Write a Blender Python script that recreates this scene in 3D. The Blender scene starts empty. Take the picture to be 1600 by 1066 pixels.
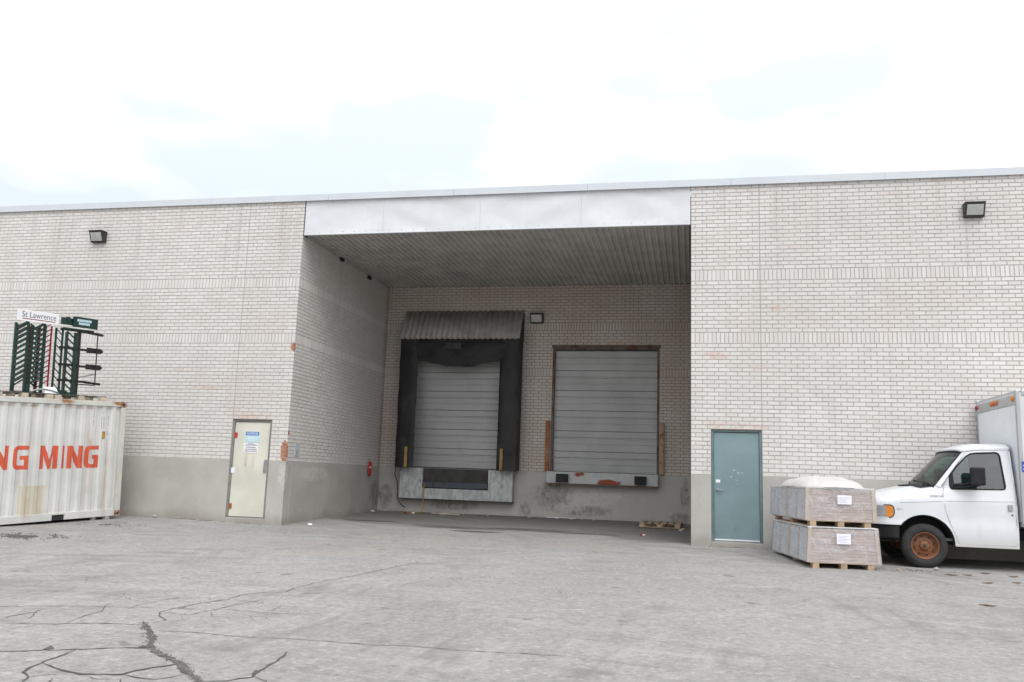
import bpy, bmesh, math, random
from mathutils import Vector, Matrix, noise as mnoise
from mathutils.geometry import tessellate_polygon
random.seed(7)
sc = bpy.context.scene
COL = sc.collection
R = math.radians

# ------------------------------------------------------------------ camera
CAM_F, YAW, PITCH, ROLL = 1320.33, -0.21244, 0.15935, 0.03424
CAM_P = Vector((0.016, -17.75, 1.235))
fw = Vector((math.sin(YAW)*math.cos(PITCH), math.cos(YAW)*math.cos(PITCH), math.sin(PITCH)))
r0 = Vector((math.cos(YAW), -math.sin(YAW), 0)); u0 = r0.cross(fw)
c_, s_ = math.cos(ROLL), math.sin(ROLL)
RT = c_*r0 + s_*u0; UP = -s_*r0 + c_*u0
cd = bpy.data.cameras.new('camera'); cam = bpy.data.objects.new('camera', cd); COL.objects.link(cam)
cd.sensor_fit = 'HORIZONTAL'; cd.sensor_width = 36.0; cd.lens = CAM_F/1600*36
cd.clip_start = .1; cd.clip_end = 2000
m3 = Matrix((RT, UP, -fw)).transposed().to_4x4(); m3.translation = CAM_P
cam.matrix_world = m3
sc.camera = cam

# ------------------------------------------------------------------ sky, sun, exposure
SUN_EL, SUN_AZ = R(55), R(150)      # azimuth measured from +Y towards +X
world = bpy.data.worlds.new('World'); sc.world = world; world.use_nodes = True
wt = world.node_tree; wt.nodes.clear()
def wn(t): return wt.nodes.new(t)
wout = wn('ShaderNodeOutputWorld'); wbg = wn('ShaderNodeBackground'); wbg.inputs['Strength'].default_value = .1
sky = wn('ShaderNodeTexSky'); sky.sky_type = 'NISHITA'; sky.sun_disc = False
sky.sun_elevation = SUN_EL; sky.sun_rotation = SUN_AZ; sky.air_density = 1.2; sky.dust_density = 3.0
tc = wn('ShaderNodeTexCoord'); mp = wn('ShaderNodeMapping'); mp.inputs['Scale'].default_value = (1, 1, 2.2)
mp.inputs['Location'].default_value = (1.35, 2.2, .55)
wt.links.new(tc.outputs['Generated'], mp.inputs['Vector'])
nz = wn('ShaderNodeTexNoise'); nz.inputs['Scale'].default_value = 1.9; nz.inputs['Detail'].default_value = 4; nz.inputs['Roughness'].default_value = .5
wt.links.new(mp.outputs['Vector'], nz.inputs['Vector'])
rmp = wn('ShaderNodeValToRGB'); rmp.color_ramp.elements[0].position = .40; rmp.color_ramp.elements[1].position = .60
rmp.color_ramp.elements[0].color = (.58, .58, .58, 1); rmp.color_ramp.elements[1].color = (1, 1, 1, 1)
wt.links.new(nz.outputs['Fac'], rmp.inputs['Fac'])
mx = wn('ShaderNodeMix'); mx.data_type = 'RGBA'
mx.inputs['B'].default_value = (10.6, 10.8, 11.1, 1)
wt.links.new(rmp.outputs['Color'], mx.inputs['Factor']); wt.links.new(sky.outputs['Color'], mx.inputs['A'])
sx = wn('ShaderNodeSeparateXYZ'); wt.links.new(tc.outputs['Generated'], sx.inputs[0])
mr = wn('ShaderNodeMapRange'); mr.inputs['From Min'].default_value = 0; mr.inputs['From Max'].default_value = 1; mr.inputs['To Min'].default_value = .80; mr.inputs['To Max'].default_value = 1.75
wt.links.new(sx.outputs[2], mr.inputs['Value'])
mu = wn('ShaderNodeVectorMath'); mu.operation = 'SCALE'; wt.links.new(mx.outputs['Result'], mu.inputs[0]); wt.links.new(mr.outputs[0], mu.inputs['Scale'])   # overcast: brighter towards the zenith
cr2 = wn('ShaderNodeValToRGB'); cr2.color_ramp.elements[0].position = .40; cr2.color_ramp.elements[1].position = .58
cr2.color_ramp.elements[0].color = (.86, .885, .90, 1); cr2.color_ramp.elements[1].color = (1, 1, 1, 1); wt.links.new(nz.outputs['Fac'], cr2.inputs['Fac'])
mu2 = wn('ShaderNodeMix'); mu2.data_type = 'RGBA'; mu2.blend_type = 'MULTIPLY'; mu2.inputs['Factor'].default_value = 1
wt.links.new(mu.outputs[0], mu2.inputs['A']); wt.links.new(cr2.outputs['Color'], mu2.inputs['B'])     # thinner, greyer cloud patches
wt.links.new(mu2.outputs['Result'], wbg.inputs['Color']); wt.links.new(wbg.outputs['Background'], wout.inputs['Surface'])
sd = bpy.data.lights.new('sun', 'SUN'); sd.energy = 1.25; sd.angle = R(35); sd.color = (1, .97, .93)
sun = bpy.data.objects.new('sun', sd); COL.objects.link(sun)
sdir = Vector((math.sin(SUN_AZ)*math.cos(SUN_EL), math.cos(SUN_AZ)*math.cos(SUN_EL), math.sin(SUN_EL)))
sun.rotation_euler = sdir.to_track_quat('Z', 'Y').to_euler(); sun.location = sdir*40
sc.view_settings.view_transform = 'Standard'; sc.view_settings.look = 'None'
sc.view_settings.exposure = .42; sc.view_settings.gamma = 1

# ------------------------------------------------------------------ helpers: photo pixels to points on a plane
def ray(x, y): return fw + RT*((x-800)/CAM_F) - UP*((y-533)/CAM_F)
def on_ground(x, y, sl=.02):
    d = ray(x, y); t = (sl*CAM_P.y - CAM_P.z)/(d.z - sl*d.y); return CAM_P + d*t
def sst(a, b, x):
    t = max(0, min(1, (x-a)/(b-a))); return t*t*(3-2*t)
def gz(x, y):
    z = .02*max(y, -40) if y < 0 else .026*min(y, 6)
    z += .045*sst(-9.2, -12, x)*sst(-3, 0, y)
    return z

# ------------------------------------------------------------------ helpers: meshes
class MB:
    def __init__(s): s.v = []; s.f = []; s.m = []
    def add(s, vs, fs, mi=0):
        o = len(s.v); s.v += [tuple(p) for p in vs]; s.f += [tuple(i+o for i in f) for f in fs]; s.m += [mi]*len(fs); return s
    def hexa(s, p, mi=0):   # p: 4 bottom (ccw from above), 4 top
        return s.add(p, [(3,2,1,0),(4,5,6,7),(0,1,5,4),(1,2,6,5),(2,3,7,6),(3,0,4,7)], mi)
    def box(s, x0, x1, y0, y1, z0, z1, mi=0):
        return s.hexa([(x0,y0,z0),(x1,y0,z0),(x1,y1,z0),(x0,y1,z0),(x0,y0,z1),(x1,y0,z1),(x1,y1,z1),(x0,y1,z1)], mi)
    def cyl(s, a, b, ra, rb=None, n=16, mi=0):
        a = Vector(a); b = Vector(b); rb = ra if rb is None else rb
        d = (b-a).normalized(); q = d.orthogonal().normalized(); w = d.cross(q)
        vs = []; 
        for c, r in ((a, ra), (b, rb)):
            vs += [c + (q*math.cos(2*math.pi*i/n) + w*math.sin(2*math.pi*i/n))*r for i in range(n)]
        fs = [(i, (i+1) % n, n+(i+1) % n, n+i) for i in range(n)] + [tuple(range(n-1, -1, -1)), tuple(range(n, 2*n))]
        return s.add(vs, fs, mi)
    def bar(s, a, b, w, h, mi=0, upv=(0,0,1)):
        a = Vector(a); b = Vector(b); d = (b-a).normalized(); U = Vector(upv)
        x = d.cross(U); x = x.normalized() if x.length > 1e-4 else d.orthogonal().normalized()
        z = x.cross(d); p = []
        for sz in (-1, 1):
            for e, sx in ((a, -1), (a, 1), (b, 1), (b, -1)):
                p.append(e + x*(sx*w/2) + z*(sz*h/2))
        return s.hexa(p, mi)
    def tube(s, pts, r, n=6, mi=0):
        P = [Vector(p) for p in pts]; vs = []; fs = []
        q = None
        for i, p in enumerate(P):
            d = (P[min(i+1, len(P)-1)] - P[max(i-1, 0)]).normalized()
            q = d.orthogonal().normalized() if q is None else (q - d*q.dot(d)).normalized()
            w = d.cross(q); rr = r[i] if isinstance(r, (list, tuple)) else r
            vs += [p + (q*math.cos(2*math.pi*k/n) + w*math.sin(2*math.pi*k/n))*rr for k in range(n)]
        for i in range(len(P)-1):
            fs += [(i*n+k, i*n+(k+1) % n, (i+1)*n+(k+1) % n, (i+1)*n+k) for k in range(n)]
        fs += [tuple(range(n-1, -1, -1)), tuple(range((len(P)-1)*n, len(P)*n))]
        return s.add(vs, fs, mi)
    def lathe(s, prof, org, axis, n=40, mi=0):   # prof: (radius, along)
        o = Vector(org); d = Vector(axis).normalized(); q = d.orthogonal().normalized(); w = d.cross(q); vs = []; fs = []
        for r, a in prof:
            vs += [o + d*a + (q*math.cos(2*math.pi*k/n) + w*math.sin(2*math.pi*k/n))*r for k in range(n)]
        for i in range(len(prof)-1):
            fs += [(i*n+k, i*n+(k+1) % n, (i+1)*n+(k+1) % n, (i+1)*n+k) for k in range(n)]
        return s.add(vs, fs, mi)
    def grid(s, fn, us, vs_, mi=0):
        P = [fn(u, v) for u in us for v in vs_]; nv = len(vs_)
        F = [(i*nv+j, (i+1)*nv+j, (i+1)*nv+j+1, i*nv+j+1) for i in range(len(us)-1) for j in range(nv-1)]
        return s.add(P, F, mi)
    def holed(s, outer, inner, mp_, mi=0):
        loops = [[Vector((a, b, 0)) for a, b in outer]] + ([[Vector((a, b, 0)) for a, b in inner]] if inner else [])
        pts = [p for l in loops for p in l]
        return s.add([mp_(p.x, p.y) for p in pts], [tuple(t) for t in tessellate_polygon(loops)], mi)
    def mesh(s, name, mats, org=(0,0,0), smooth=False, fix=True):
        me = bpy.data.meshes.new(name); o = org
        me.from_pydata([(a-o[0], b-o[1], c-o[2]) for a, b, c in s.v], [], s.f)
        for mt in (mats if isinstance(mats, (list, tuple)) else [mats]): me.materials.append(mt)
        if isinstance(mats, (list, tuple)) and len(mats) > 1: me.polygons.foreach_set('material_index', s.m)
        if fix:
            b = bmesh.new(); b.from_mesh(me); bmesh.ops.recalc_face_normals(b, faces=b.faces); b.to_mesh(me); b.free()
        if smooth: me.polygons.foreach_set('use_smooth', [True]*len(me.polygons))
        me.update(); return me
    def build(s, name, mats, parent=None, smooth=False, bevel=0, local=False, fix=True, seg=2, auto=None):
        org = (0,0,0) if (parent is None or local) else worg(parent)
        o = bpy.data.objects.new(name, s.mesh(name, mats, org, smooth, fix)); COL.objects.link(o); o.parent = parent
        if bevel:
            md = o.modifiers.new('bevel', 'BEVEL'); md.width = bevel; md.segments = seg; md.limit_method = 'ANGLE'; md.angle_limit = R(40)
        return o
def worg(o):
    p = Vector((0,0,0))
    while o is not None: p += o.location; o = o.parent
    return p
def thing(name, label, cat, loc=(0,0,0), group=None, mat=None):
    o = bpy.data.objects.new(name, None); COL.objects.link(o); o.empty_display_size = .2
    if mat is not None: o.matrix_world = mat
    else: o.location = loc
    o['label'] = label; o['category'] = cat
    if group: o['group'] = group
    return o
def tag(o, label, cat, group=None):
    o['label'] = label; o['category'] = cat
    if group: o['group'] = group
    return o
def text_mesh(body, size, bold=0.0, ext=.0):
    c = bpy.data.curves.new('t', 'FONT'); c.body = body; c.size = size; c.offset = bold; c.extrude = ext; c.resolution_u = 3
    o = bpy.data.objects.new('t', c); COL.objects.link(o)
    dg = bpy.context.evaluated_depsgraph_get(); me = bpy.data.meshes.new_from_object(o.evaluated_get(dg))
    bpy.data.objects.remove(o); bpy.data.curves.remove(c); return me
def fit_text(body, x0, x1, z0, z1, fn, name, mt, parent, bold=0., cuts=()):
    """text scaled into the box x0..x1, z0..z1 and mapped to points by fn(a, b)"""
    me = text_mesh(body, 1, bold); xs = [v.co.x for v in me.vertices]; ys = [v.co.y for v in me.vertices]
    ax, bx, ay, by = min(xs), max(xs), min(ys), max(ys)
    for v in me.vertices:
        v.co = (x0+(v.co.x-ax)/(bx-ax)*(x1-x0), z0+(v.co.y-ay)/(by-ay)*(z1-z0), 0)
    if cuts:
        b = bmesh.new(); b.from_mesh(me)
        for cpos in cuts:
            bmesh.ops.bisect_plane(b, geom=b.verts[:]+b.edges[:]+b.faces[:], plane_co=(cpos, 0, 0), plane_no=(1, 0, 0))
        b.to_mesh(me); b.free()
    for v in me.vertices: v.co = fn(v.co.x, v.co.y)
    me.materials.clear(); me.materials.append(mt)
    o = bpy.data.objects.new(name, me); COL.objects.link(o); o.parent = parent; return o

# ------------------------------------------------------------------ helpers: materials
class NT:
    def __init__(s, name):
        s.mat = bpy.data.materials.new(name); s.mat.use_nodes = True; s.t = s.mat.node_tree; s.t.nodes.clear()
        s.out = s.n('ShaderNodeOutputMaterial'); s.b = s.n('ShaderNodeBsdfPrincipled'); s.l(s.b.outputs[0], s.out.inputs[0])
        s._pos = None
    def n(s, t, **k):
        x = s.t.nodes.new(t)
        for a, b in k.items(): setattr(x, a, b)
        return x
    def l(s, a, b): s.t.links.new(a, b)
    def val(s, sock, v):
        if hasattr(v, 'node'): s.l(v, sock)
        elif isinstance(v, (tuple, list)) and len(v) == 3 and sock.type == 'RGBA': sock.default_value = (*v, 1)
        else: sock.default_value = v
    def pos(s, obj=False):
        if obj:
            return s.n('ShaderNodeTexCoord').outputs['Object']
        if s._pos is None: s._pos = s.n('ShaderNodeNewGeometry').outputs['Position']
        return s._pos
    def map(s, v, scale=(1,1,1), loc=(0,0,0), rot=(0,0,0)):
        m = s.n('ShaderNodeMapping'); m.inputs['Scale'].default_value = scale; m.inputs['Location'].default_value = loc
        m.inputs['Rotation'].default_value = rot; s.l(v, m.inputs['Vector']); return m.outputs[0]
    def noise(s, v, scale, detail=4, rough=.55, dist=0):
        x = s.n('ShaderNodeTexNoise'); s.l(v, x.inputs['Vector']); x.inputs['Scale'].default_value = scale
        x.inputs['Detail'].default_value = detail; x.inputs['Roughness'].default_value = rough; x.inputs['Distortion'].default_value = dist
        return x.outputs['Fac']
    def rng(s, v, a, b, c=0., d=1., smooth=True):
        x = s.n('ShaderNodeMapRange'); x.interpolation_type = 'SMOOTHSTEP' if smooth else 'LINEAR'
        s.val(x.inputs['Value'], v)
        for i, q in zip(('From Min', 'From Max', 'To Min', 'To Max'), (a, b, c, d)): x.inputs[i].default_value = q
        return x.outputs['Result']
    def math(s, op, a, b=0.):
        x = s.n('ShaderNodeMath', operation=op); s.val(x.inputs[0], a); s.val(x.inputs[1], b); return x.outputs[0]
    def mix(s, f, a, b, mode='MIX'):
        x = s.n('ShaderNodeMix', data_type='RGBA', blend_type=mode)
        s.val(x.inputs['Factor'], f); s.val(x.inputs['A'], a); s.val(x.inputs['B'], b); return x.outputs['Result']
    def blob(s, v, c, r):
        m = s.map(v, tuple(1/q for q in r), tuple(-a/q for a, q in zip(c, r)))
        x = s.n('ShaderNodeVectorMath', operation='LENGTH'); s.l(m, x.inputs[0]); return s.rng(x.outputs['Value'], 1, .35)
    def blobs(s, v, lst):
        o = None
        for c, r in lst:
            b = s.blob(v, c, r); o = b if o is None else s.math('MAXIMUM', o, b)
        return o
    def bump(s, h, strength, dist=.01):
        x = s.n('ShaderNodeBump'); x.inputs['Strength'].default_value = strength; x.inputs['Distance'].default_value = dist
        s.l(h, x.inputs['Height']); s.l(x.outputs[0], s.b.inputs['Normal'])
    def fin(s, col, rough=.7, metal=0., spec=.5):
        s.val(s.b.inputs['Base Color'], col); s.val(s.b.inputs['Roughness'], rough); s.b.inputs['Metallic'].default_value = metal
        s.b.inputs['Specular IOR Level'].default_value = spec; return s.mat
def sc3(c, k): return tuple(min(1, x*k) for x in c)
def plain(name, col, rough=.6, metal=0., var=.12, scale=3, bump=.15, bscale=70, obj=False, spec=.4, bd=.004):
    t = NT(name); p = t.pos(obj); n1 = t.noise(p, scale, 5); n2 = t.noise(p, bscale, 3)
    c = t.mix(t.rng(n1, .3, .7), sc3(col, 1-var), sc3(col, 1+var))
    c = t.mix(t.rng(n2, .3, .7, 0, .35), c, sc3(col, 1-1.5*var))
    if bump: t.bump(n2, bump, bd)
    return t.fin(c, rough, metal, spec)
def rusty(name, paint, rust=(.20,.075,.03), lo=.55, hi=.62, scale=3.5, rough=.55, stretch=(1,1,.5), obj=False, chip=None, metal=0., blobs=None, bias=.3):
    t = NT(name); p = t.pos(obj); pm = t.map(p, stretch)
    n1 = t.noise(pm, scale, 8, .65, .3); n2 = t.noise(p, 45, 4); n3 = t.noise(p, 1.3, 3)
    f = n1
    if blobs: f = t.math('ADD', n1, t.math('MULTIPLY', t.blobs(p, blobs), bias))
    m = t.rng(f, lo, hi)
    base = t.mix(t.rng(n3, .3, .7), sc3(paint, .9), sc3(paint, 1.06))
    if chip: base = t.mix(t.rng(t.noise(pm, scale*1.7, 7, .7), .47, .53), base, chip)
    rs = t.mix(n2, sc3(rust, .55), sc3(rust, 1.5))
    edge = t.math('MULTIPLY', t.rng(f, lo-.09, lo), .35)
    c = t.mix(edge, base, t.mix(.5, paint, rust)); c = t.mix(m, c, rs)
    t.bump(t.math('ADD', n2, m), .25, .003)
    return t.fin(c, t.rng(m, 0, 1, rough, .9), metal)

# brick: painted off-white, each brick a little different, chipped to orange at the left corner
def brick_material():
    t = NT('painted_brick'); p = t.pos(); g = t.n('ShaderNodeNewGeometry'); oi = t.n('ShaderNodeObjectInfo')
    rnd = t.math('FRACT', t.math('ADD', g.outputs['Random Per Island'], oi.outputs['Random']))
    rnd2 = t.math('FRACT', t.math('MULTIPLY', rnd, 7.31))
    rnd3 = t.math('FRACT', t.math('MULTIPLY', rnd, 23.7))
    c = t.mix(rnd, (.57,.545,.522), (.64,.617,.595))
    c = t.mix(t.rng(rnd2, .80, 1, 0, .7), c, (.575,.545,.50))
    c = t.mix(t.rng(rnd3, .93, 1, 0, .5), c, (.58,.51,.48))
    big = t.noise(p, .55, 5, .6); c = t.mix(t.rng(big, .48, .70, 0, .55), c, (.535,.485,.44)); c = t.mix(t.rng(t.noise(p, .19, 4), .42, .62, 0, .35), c, (.50,.485,.465))
    pk = t.noise(t.map(p, (1,1,3.2)), 1.1, 5, .65); c = t.mix(t.rng(pk, .62, .74, 0, .55), c, (.56,.42,.38))
    fine = t.noise(p, 38, 5, .7); c = t.mix(t.rng(fine, .52, .75, 0, .4), c, (.43,.40,.37))
    st = t.noise(t.map(p, (3.2,3.2,.16)), 1.5, 6, .65); spz = t.n('ShaderNodeSeparateXYZ'); t.l(p, spz.inputs[0]); c = t.mix(t.math('MULTIPLY', t.rng(st, .50, .72, 0, .6), t.rng(spz.outputs[2], 4.6, 7.5, .35, 1)), c, (.42,.385,.35))
    ch = t.blobs(p, [((-8.93,-.02,4.02),(.13,.10,.16)), ((-8.98,0,1.62),(.13,.10,.36)), ((-8.9,.05,2.05),(.06,.08,.08))])
    cm = t.rng(t.math('ADD', ch, t.math('MULTIPLY', t.math('SUBTRACT', t.noise(p, 24, 4, .7), .5), 2.4)), .40, .55)
    c = t.mix(cm, c, t.mix(t.noise(p, 31, 3), (.22,.085,.05), (.50,.19,.10)))
    lint = t.blobs(p, [((.9,0,2.40),(.85,.2,.09)), ((-9.82,0,2.40),(.8,.2,.09)), ((-2.3,5.9,5.05),(1.2,.2,.12)), ((-11.7,0,3.45),(.6,.2,.05)), ((-11.1,0,3.05),(.5,.2,.05)), ((.5,0,3.85),(.35,.1,.12)), ((1.75,0,4.85),(.3,.1,.1))])
    c = t.mix(t.math('MULTIPLY', lint, t.rng(t.noise(p, 9, 3), .35, .6, 0, .5)), c, (.55,.33,.25))
    spx = t.n('ShaderNodeSeparateXYZ'); t.l(p, spx.inputs[0])     # browner, darker brick on the back wall of the dock recess
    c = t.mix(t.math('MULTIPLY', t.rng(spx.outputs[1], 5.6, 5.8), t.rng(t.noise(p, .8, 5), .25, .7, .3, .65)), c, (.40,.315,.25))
    t.bump(fine, .5, .004)
    return t.fin(c, .78, 0, .25)
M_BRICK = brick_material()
def mortar_material():
    t = NT('mortar'); p = t.pos(); n = t.noise(p, 2.2, 6); f = t.noise(p, 70, 3)
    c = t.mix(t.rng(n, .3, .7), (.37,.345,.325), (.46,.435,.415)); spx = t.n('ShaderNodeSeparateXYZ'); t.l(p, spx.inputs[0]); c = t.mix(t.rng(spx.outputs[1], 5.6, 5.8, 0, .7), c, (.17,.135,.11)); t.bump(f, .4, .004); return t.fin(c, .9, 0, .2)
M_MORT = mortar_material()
def concrete_material():
    t = NT('painted_concrete'); p = t.pos(); n = t.noise(p, 1.1, 6, .6); f = t.noise(p, 30, 5); s = t.noise(t.map(p, (2.5,2.5,.35)), 1.6, 6, .6)
    c = t.mix(t.rng(n, .3, .7), (.36,.345,.315), (.435,.42,.39))
    c = t.mix(t.rng(s, .55, .72, 0, .5), c, (.44,.43,.41))
    c = t.mix(t.rng(f, .55, .72, 0, .25), c, (.25,.245,.23))
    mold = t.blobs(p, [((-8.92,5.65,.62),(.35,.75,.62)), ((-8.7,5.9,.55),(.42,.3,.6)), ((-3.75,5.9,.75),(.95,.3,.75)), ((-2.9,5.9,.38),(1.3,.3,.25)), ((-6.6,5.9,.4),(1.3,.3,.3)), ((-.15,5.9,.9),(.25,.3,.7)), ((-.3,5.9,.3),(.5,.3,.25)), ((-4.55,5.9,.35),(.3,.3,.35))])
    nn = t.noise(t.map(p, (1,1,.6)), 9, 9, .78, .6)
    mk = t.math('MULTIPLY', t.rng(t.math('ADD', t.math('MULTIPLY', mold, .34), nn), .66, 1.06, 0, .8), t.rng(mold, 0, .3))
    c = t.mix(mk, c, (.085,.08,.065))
    wh = t.rng(t.math('ADD', t.math('MULTIPLY', t.blobs(p, [((-8.92,1.5,1.15),(.3,1.4,.3)), ((-2.6,5.9,.75),(1.5,.3,.45)), ((-8.95,0,1.1),(.25,.25,.5)), ((-3.3,5.9,.45),(.8,.3,.3))]), .5), t.noise(p, 6, 7, .7)),   .84, 1.04, 0, .45)
    c = t.mix(wh, c, (.56,.55,.53))
    sp = t.n('ShaderNodeSeparateXYZ'); t.l(p, sp.inputs[0])
    splash = t.math('MULTIPLY', t.rng(t.math('ADD', sp.outputs[2], t.math('MULTIPLY', n, .35)), .48, .18), .45)
    c = t.mix(splash, c, (.22,.20,.17))
    t.bump(t.math('ADD', f, t.math('MULTIPLY', n, 2)), .35, .008)
    return t.fin(c, .8, 0, .3)
M_CONC = concrete_material()
def asphalt_material():
    t = NT('worn_asphalt'); p = t.pos(); big = t.noise(p, .23, 6, .6); med = t.noise(p, 1.6, 6, .65); fine = t.noise(p, 55, 4, .75); gr = t.noise(p, 190, 2, .6)
    sw = t.noise(t.map(p, (.35, 1.7, 1), rot=(0,0,R(14))), 1.7, 6, .62, .5)
    tr = t.noise(t.map(p, (.22, 2.4, 1), rot=(0,0,R(-38))), 1.2, 5, .6, .8)
    c = t.mix(t.rng(big, .3, .7), (.245,.24,.233), (.295,.29,.282))
    c = t.mix(t.rng(med, .5, .72, 0, .45), c, (.33,.325,.315))
    c = t.mix(t.rng(med, .5, .3, 0, .4), c, (.205,.20,.195))
    c = t.mix(t.rng(sw, .56, .72, 0, .5), c, (.185,.18,.175)); c = t.mix(t.rng(sw, .46, .32, 0, .4), c, (.345,.34,.33))
    c = t.mix(t.rng(tr, .57, .70, 0, .22), c, (.34,.335,.325))
    c = t.mix(t.rng(fine, .55, .72, 0, .55), c, (.15,.147,.143)); c = t.mix(t.rng(fine, .45, .3, 0, .4), c, (.40,.395,.385))
    c = t.mix(t.rng(gr, .55, .75, 0, .5), c, (.13,.13,.125))
    g2 = t.noise(p, 15, 5, .8); c = t.mix(t.rng(g2, .52, .64, 0, .6), c, (.15,.145,.142)); c = t.mix(t.rng(g2, .48, .36, 0, .55), c, (.42,.415,.405))
    g3 = t.noise(p, 4.2, 6, .75, .4); c = t.mix(t.rng(g3, .56, .70, 0, .32), c, (.17,.165,.16)); c = t.mix(t.rng(g3, .44, .32, 0, .3), c, (.38,.375,.365))
    wrm = t.blobs(p, [((-3.6,-1.2,0),(4.5,2.2,2)), ((-6,-4,0),(3,2,2))])
    c = t.mix(t.math('MULTIPLY', wrm, t.rng(med, .4, .65, 0, .5)), c, (.30,.265,.235))
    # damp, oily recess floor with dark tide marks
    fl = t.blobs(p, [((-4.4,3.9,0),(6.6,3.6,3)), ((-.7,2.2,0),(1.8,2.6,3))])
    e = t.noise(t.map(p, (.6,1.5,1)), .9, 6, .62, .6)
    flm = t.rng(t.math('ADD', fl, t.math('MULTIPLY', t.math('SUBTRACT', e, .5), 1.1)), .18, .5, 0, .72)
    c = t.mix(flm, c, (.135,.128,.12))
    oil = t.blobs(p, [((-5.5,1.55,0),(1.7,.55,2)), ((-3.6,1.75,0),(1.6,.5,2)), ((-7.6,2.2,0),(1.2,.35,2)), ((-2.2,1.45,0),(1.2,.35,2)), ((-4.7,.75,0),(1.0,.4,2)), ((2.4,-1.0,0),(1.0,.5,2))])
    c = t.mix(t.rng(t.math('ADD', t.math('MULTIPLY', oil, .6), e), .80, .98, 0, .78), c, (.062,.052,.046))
    for ci, (cx_, cy_) in enumerate(((-15.5,-9.0), (7.5,-11.5), (-3.0,-24))):      # concentric tyre scuffs
        q = t.map(p, (1,1,0), (-cx_, -cy_, 0)); ln = t.n('ShaderNodeVectorMath', operation='LENGTH'); t.l(q, ln.inputs[0])
        sq = t.n('ShaderNodeSeparateXYZ'); t.l(q, sq.inputs[0]); an = t.math('ARCTAN2', sq.outputs[1], sq.outputs[0])
        cb = t.n('ShaderNodeCombineXYZ'); t.l(ln.outputs['Value'], cb.inputs[0]); t.l(t.math('MULTIPLY', an, 1.6), cb.inputs[1])
        wv = t.noise(cb.outputs[0], 3.2, 5, .6, .15); mk = t.rng(t.noise(p, .33, 3), .42, .6)
        c = t.mix(t.math('MULTIPLY', t.rng(wv, .53, .68, 0, .5), mk), c, (.17,.163,.157)); c = t.mix(t.math('MULTIPLY', t.rng(wv, .46, .34, 0, .32), mk), c, (.38,.372,.36))
    sp2 = t.noise(p, .75, 7, .68, .5); c = t.mix(t.rng(sp2, .57, .68, 0, .4), c, (.16,.15,.14))
    spots = t.noise(p, 2.6, 2, .5); c = t.mix(t.rng(spots, .70, .76, 0, .55), c, (.10,.095,.09))
    vo = t.n('ShaderNodeTexVoronoi', feature='DISTANCE_TO_EDGE'); dn = t.n('ShaderNodeTexNoise'); dn.inputs['Scale'].default_value = 3; t.l(p, dn.inputs['Vector'])
    vm = t.mix(.12, p, dn.outputs['Color']); t.l(vm, vo.inputs['Vector']); vo.inputs['Scale'].default_value = 3.1       # hairline crazing near the broken corner
    ar = t.blobs(p, [((-6.4,-12.6,-.25),(3.4,3.0,2)), ((-4.6,-9.2,-.2),(3.2,1.3,2)), ((-8.2,-9.0,-.2),(3.0,1.2,2))])
    c = t.mix(t.math('MULTIPLY', t.rng(vo.outputs['Distance'], .014, .004, 0, .75), t.math('MULTIPLY', ar, t.rng(t.noise(p, 1.1, 3), .46, .56))), c, (.09,.08,.075))
    c = t.mix(1., c, (1.05,1.035,1.012), 'MULTIPLY')
    t.bump(t.math('ADD', t.math('MULTIPLY', fine, 1.0), t.math('ADD', gr, g2)), .8, .008)
    return t.fin(c, .88, 0, .25)
M_ASPH = asphalt_material()
M_CRACK = plain('crack_fill', (.085,.074,.068), .95, var=.3, scale=9, bump=.5)
M_COPE = plain('prefinished_coping', (.53,.56,.59), .45, .0, .04, 1.2, .05, 20)
M_FASC = plain('white_fascia', (.60,.612,.63), .62, .0, .05, 1.4, .05, 9)
M_DECK = plain('galvanised_deck', (.47,.455,.425), .6, .0, .14, 1.5, .1, 30)
M_HOOD = plain('corrugated_hood', (.33,.31,.29), .6, .2, .18, 2.5, .1, 30)
M_DARK = plain('dark_gap', (.03,.03,.03), .8, var=.2)
M_BRONZE = plain('bronze_housing', (.035,.032,.03), .5, var=.2)
M_STEEL = plain('grey_steel', (.33,.335,.335), .5, .3)
M_BLACKRUB = plain('black_rubber', (.022,.022,.022), .75, var=.3, scale=5, bump=.3)
M_VINYL = plain('black_vinyl', (.014,.014,.0145), .55, var=.35, scale=2, bump=.4, bscale=9, bd=.02)
M_YEL = plain('yellow_guide', (.30,.19,.06), .7, var=.35, scale=5)
M_WHITE = plain('white_sheet', (.74,.74,.75), .6, var=.04)
M_PAPER = plain('paper', (.74,.74,.82), .7, var=.03)
M_INK = plain('ink', (.09,.09,.11), .7, var=.1)
M_INKL = plain('pale_ink', (.42,.42,.50), .7, var=.1)
M_BLUE = plain('sign_blue', (.05,.17,.42), .5, var=.05)
M_PALEBLUE = plain('sign_pale_blue', (.45,.62,.68), .5, var=.06)
M_REDP = plain('red_paint', (.42,.04,.035), .5, var=.15)
M_DOORL = rusty('cream_door_paint', (.58,.57,.49), (.33,.22,.10), .86, .98, 2.6, .5, (2.2,1,.3), blobs=[((-9.95,0,1.42),(.12,.3,.35)), ((-9.75,0,1.36),(.08,.3,.38))], bias=.38)
M_FRAML = plain('grey_green_frame', (.20,.205,.185), .55, var=.15, scale=5)
M_DOORR = rusty('teal_door_paint', (.165,.24,.255), (.10,.12,.115), .70, .86, 2.2, .42, (1.6,1,.5), blobs=[((.9,0,.2),(.7,.4,.35)), ((.6,0,1.15),(.3,.3,.3))], bias=.14)
M_FRAMR = plain('teal_frame_paint', (.12,.175,.18), .5, var=.15, scale=4)
M_RUSTTRIM = rusty('rusted_lintel', (.105,.085,.07), (.10,.05,.03), .48, .6, scale=5)
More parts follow.
